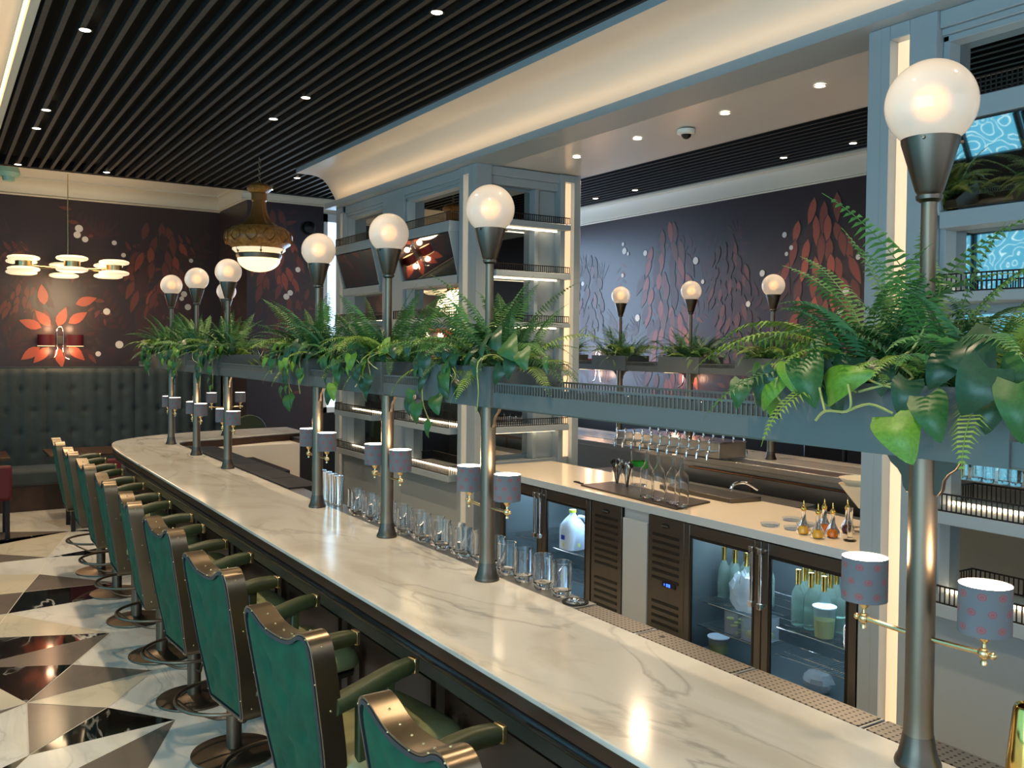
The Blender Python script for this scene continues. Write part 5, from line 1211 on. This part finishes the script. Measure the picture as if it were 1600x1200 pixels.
dr = MB().lathe([(0, Z(3.155)), (.20, Z(3.155)), (.26, Z(3.145)), (.28, Z(3.125)), (.315, Z(3.10)), (.335, Z(3.06)), (.335, Z(3.02)), (.31, Z(2.97)), (.27, Z(2.945)), (.26, Z(2.93)), (0, Z(2.93))], 48).build('carved_drum', 'carved_wood', t)
b = MB()
for q in range(12):
    a = q*PI/6
    for s in (1, -1):
        pts = []
        for u in range(9): w_ = u/8; aa = a+s*(.02+.15*math.sin(w_*2.8)); rr = .338-.02*abs(w_-.5); pts.append((rr*math.cos(aa), rr*math.sin(aa), Z(2.98+.12*w_)))
        b.tube(pts, [.009*(1-.6*u/8)+.002 for u in range(9)], 6)
b.build('carved_scrolls', 'gilt_dark', dr)
MB().lathe([(0, Z(2.93)), (.262, Z(2.93)), (.262, Z(2.915)), (.225, Z(2.885)), (0, Z(2.885))], 40).build('upper_glass', 'opal', t)
MB().lathe([(.20, Z(2.88)), (.225, Z(2.88)), (.228, Z(2.86)), (.218, Z(2.83)), (.20, Z(2.83))], 40).build('metal_band', 'bronze', t)
b = MB()
for q in range(6): a = q*PI/3+.3; b.tube([(.262*math.cos(a), .262*math.sin(a), Z(2.93)), (.235*math.cos(a), .235*math.sin(a), Z(2.85))], .005, 6); b.sphere((.245*math.cos(a), .245*math.sin(a), Z(2.895)), .012, 8)
b.build('clips', 'bronze', t)
MB().lathe([(.212, Z(2.83))]+[(.212*math.cos(a), Z(2.83)-.135*math.sin(a)) for a in [PI/2*q/12 for q in range(1, 12)]]+[(0, Z(2.695))], 40).build('glass_bowl', 'opal_bright', t, smooth=80)
t = empty('puck_chandelier', (1.33, 11.7, 2.75)); tag(t, 'brass chandelier with flat opal disc lights hanging before the far mural', 'chandelier')
MB().tube([(0, 0, .1), (0, 0, 1.18)], .006, 8).build('rod', 'brass', t)
b = MB(); R6 = .54
for q in range(6): a = q*PI/3+R(28); b.tube([(0, 0, .08), (R6*math.cos(a), R6*math.sin(a), .08)], .008, 8)
b.sphere((0, 0, .08), .03, 12); b.build('arms', 'brass', t)
for q in range(6):
    a = q*PI/3+R(28); cx, cy = R6*math.cos(a), R6*math.sin(a)
    h = MB().lathe([(0, .045), (.085, .045), (.085, .12), (0, .12)], 24, c=(cx, cy, 0)).build('brass_drum', 'brass', t)
    for z in (.0, .125): MB().lathe([(0, z), (.12, z), (.158, z+.012), (.168, z+.028), (.158, z+.044), (.12, z+.056), (0, z+.058)], 28, c=(cx, cy, 0)).build('opal_disc', 'opal', h, smooth=60)
d = bpy.data.lights.new('chandelier_glow', 'POINT'); d.energy = 22; d.color = (1, .72, .42); d.shadow_soft_size = .3
o = bpy.data.objects.new('chandelier_glow', d); COL.objects.link(o); o.location = (1.33, 11.6, 2.5)

# ---------------------------------------------------------------- ceiling fittings
def downlight(x, y, z, label, r=.035, group='ceiling downlights', power=0, ang=80):
    t = empty('downlight', (x, y, z)); tag(t, label, 'downlight', group)
    MB().lathe([(r*.82, .0), (r, -.001), (r*1.15, -.003), (r*1.15, .003), (r*.82, .004)], 24).build('trim_ring', 'dome_white' if z < 3.6 else 'black', t)
    MB().lathe([(0, -.001), (r*.84, -.001), (r*.84, .002), (0, .002)], 24).build('lens', 'downlight_lens', t)
    if power: spot((x, y, z-.02), power, ang)
for i, (x, y) in enumerate(((4.31, 3.43), (4.31, 4.17), (4.31, 5.03), (4.33, 5.79))):
    downlight(x, y, 3.478, ['soffit downlight nearest the right column', 'soffit downlight right of the camera dome', 'soffit downlight left of the camera dome', 'soffit downlight nearest the left unit'][i], .033, 'soffit downlights', 34, 100)
sd = [(.78, 6.02), (.78, 8.25), (.775, 9.0), (.765, 10.93), (1.62, 10.84), (2.405, 6.68), (2.405, 7.46), (3.47, 9.91), (3.46, 10.84), (2.41, 4.56), (7.05, 9.02), (7.06, 8.27), (7.05, 6.03), (7.07, 5.25), (.78, 3.8), (.78, 1.6), (2.41, 2.4), (2.41, .4)]
for i, (x, y) in enumerate(sd):
    pw = (85 if x < 2 else 62) if (x < 3 and y < 9.5) else (30 if x < 4 else 0)
    lab = ['slatted ceiling downlight at upper left, largest one', 'left ceiling downlight, second along the left row', 'left ceiling downlight, third along the left row', 'left ceiling downlight at the far wall edge', 'ceiling downlight beside the thin chandelier rod', 'ceiling downlight above the bar, middle of the ceiling', 'ceiling downlight above the bar, just past the middle', 'ceiling downlight under the curved soffit end', 'ceiling downlight behind the ornate pendant crown', 'ceiling downlight at the top of the photo above the bar', 'ceiling downlight by the far mural, leftmost in the opening', 'ceiling downlight by the far mural, second from the left', 'ceiling downlight by the far mural, second from the right', 'ceiling downlight by the far mural, beside the white column', 'left row downlight above and behind the stools, out of view', 'left row downlight nearest the camera, out of view', 'bar row downlight above the second lamp post, out of view', 'bar row downlight above the nearest lamp post, out of view'][i]
    if 'out of view' in lab: spot((x, y, ZC-.02), pw, 112 if x < 2 else 88); continue
    downlight(x, y, ZC-.002, lab, .038, 'slatted ceiling downlights', pw, 112 if x < 2 else 88)
for y, lab in ((4.2, 'added fill spot above the far aisle, no fixture, right'), (6.4, 'added fill spot above the far aisle, no fixture, middle'), (8.6, 'added fill spot above the far aisle, no fixture, left')):
    spot((5.6, y, ZC-.02), 70, 150)  # wide fill spots added to brighten aisle and mural, no fixtures modelled
t = empty('security_dome', (4.41, 4.63, 3.478)); tag(t, 'white dome security camera on the soffit between the downlights', 'camera')
MB().lathe([(0, 0), (.062, 0), (.065, -.01), (.062, -.028), (.050, -.034), (0, -.034)], 32).build('housing', 'dome_white', t); MB().lathe([(.036, -.034), (.03, -.05), (.016, -.062), (0, -.066)], 24).build('lens_dome', 'black', t)
t = empty('wall_speaker', (4.05, 11.14, 3.46)); tag(t, 'small round black speaker on the mural beside the far window', 'speaker')
MB().lathe([(0, 0), (.075, 0), (.085, .03), (.075, .07), (.04, .10), (0, .105)], 24, ax='y').xf(Matrix.Rotation(PI, 4, 'Z')).build('speaker_body', 'black', t)
t = empty('ceiling_sensor', (.72, 11.6, 3.80)); tag(t, 'pale green grey ceiling sensor at the far left cornice', 'sensor')
MB().lathe([(0, .12), (.10, .12), (.12, .06), (.10, .02), (0, .02)], 20).build('housing', 'smoke_green', t); MB().lathe([(0, .02), (.07, .02), (.06, -.03), (0, -.03)], 20).build('lens', 'smoke_green', t)
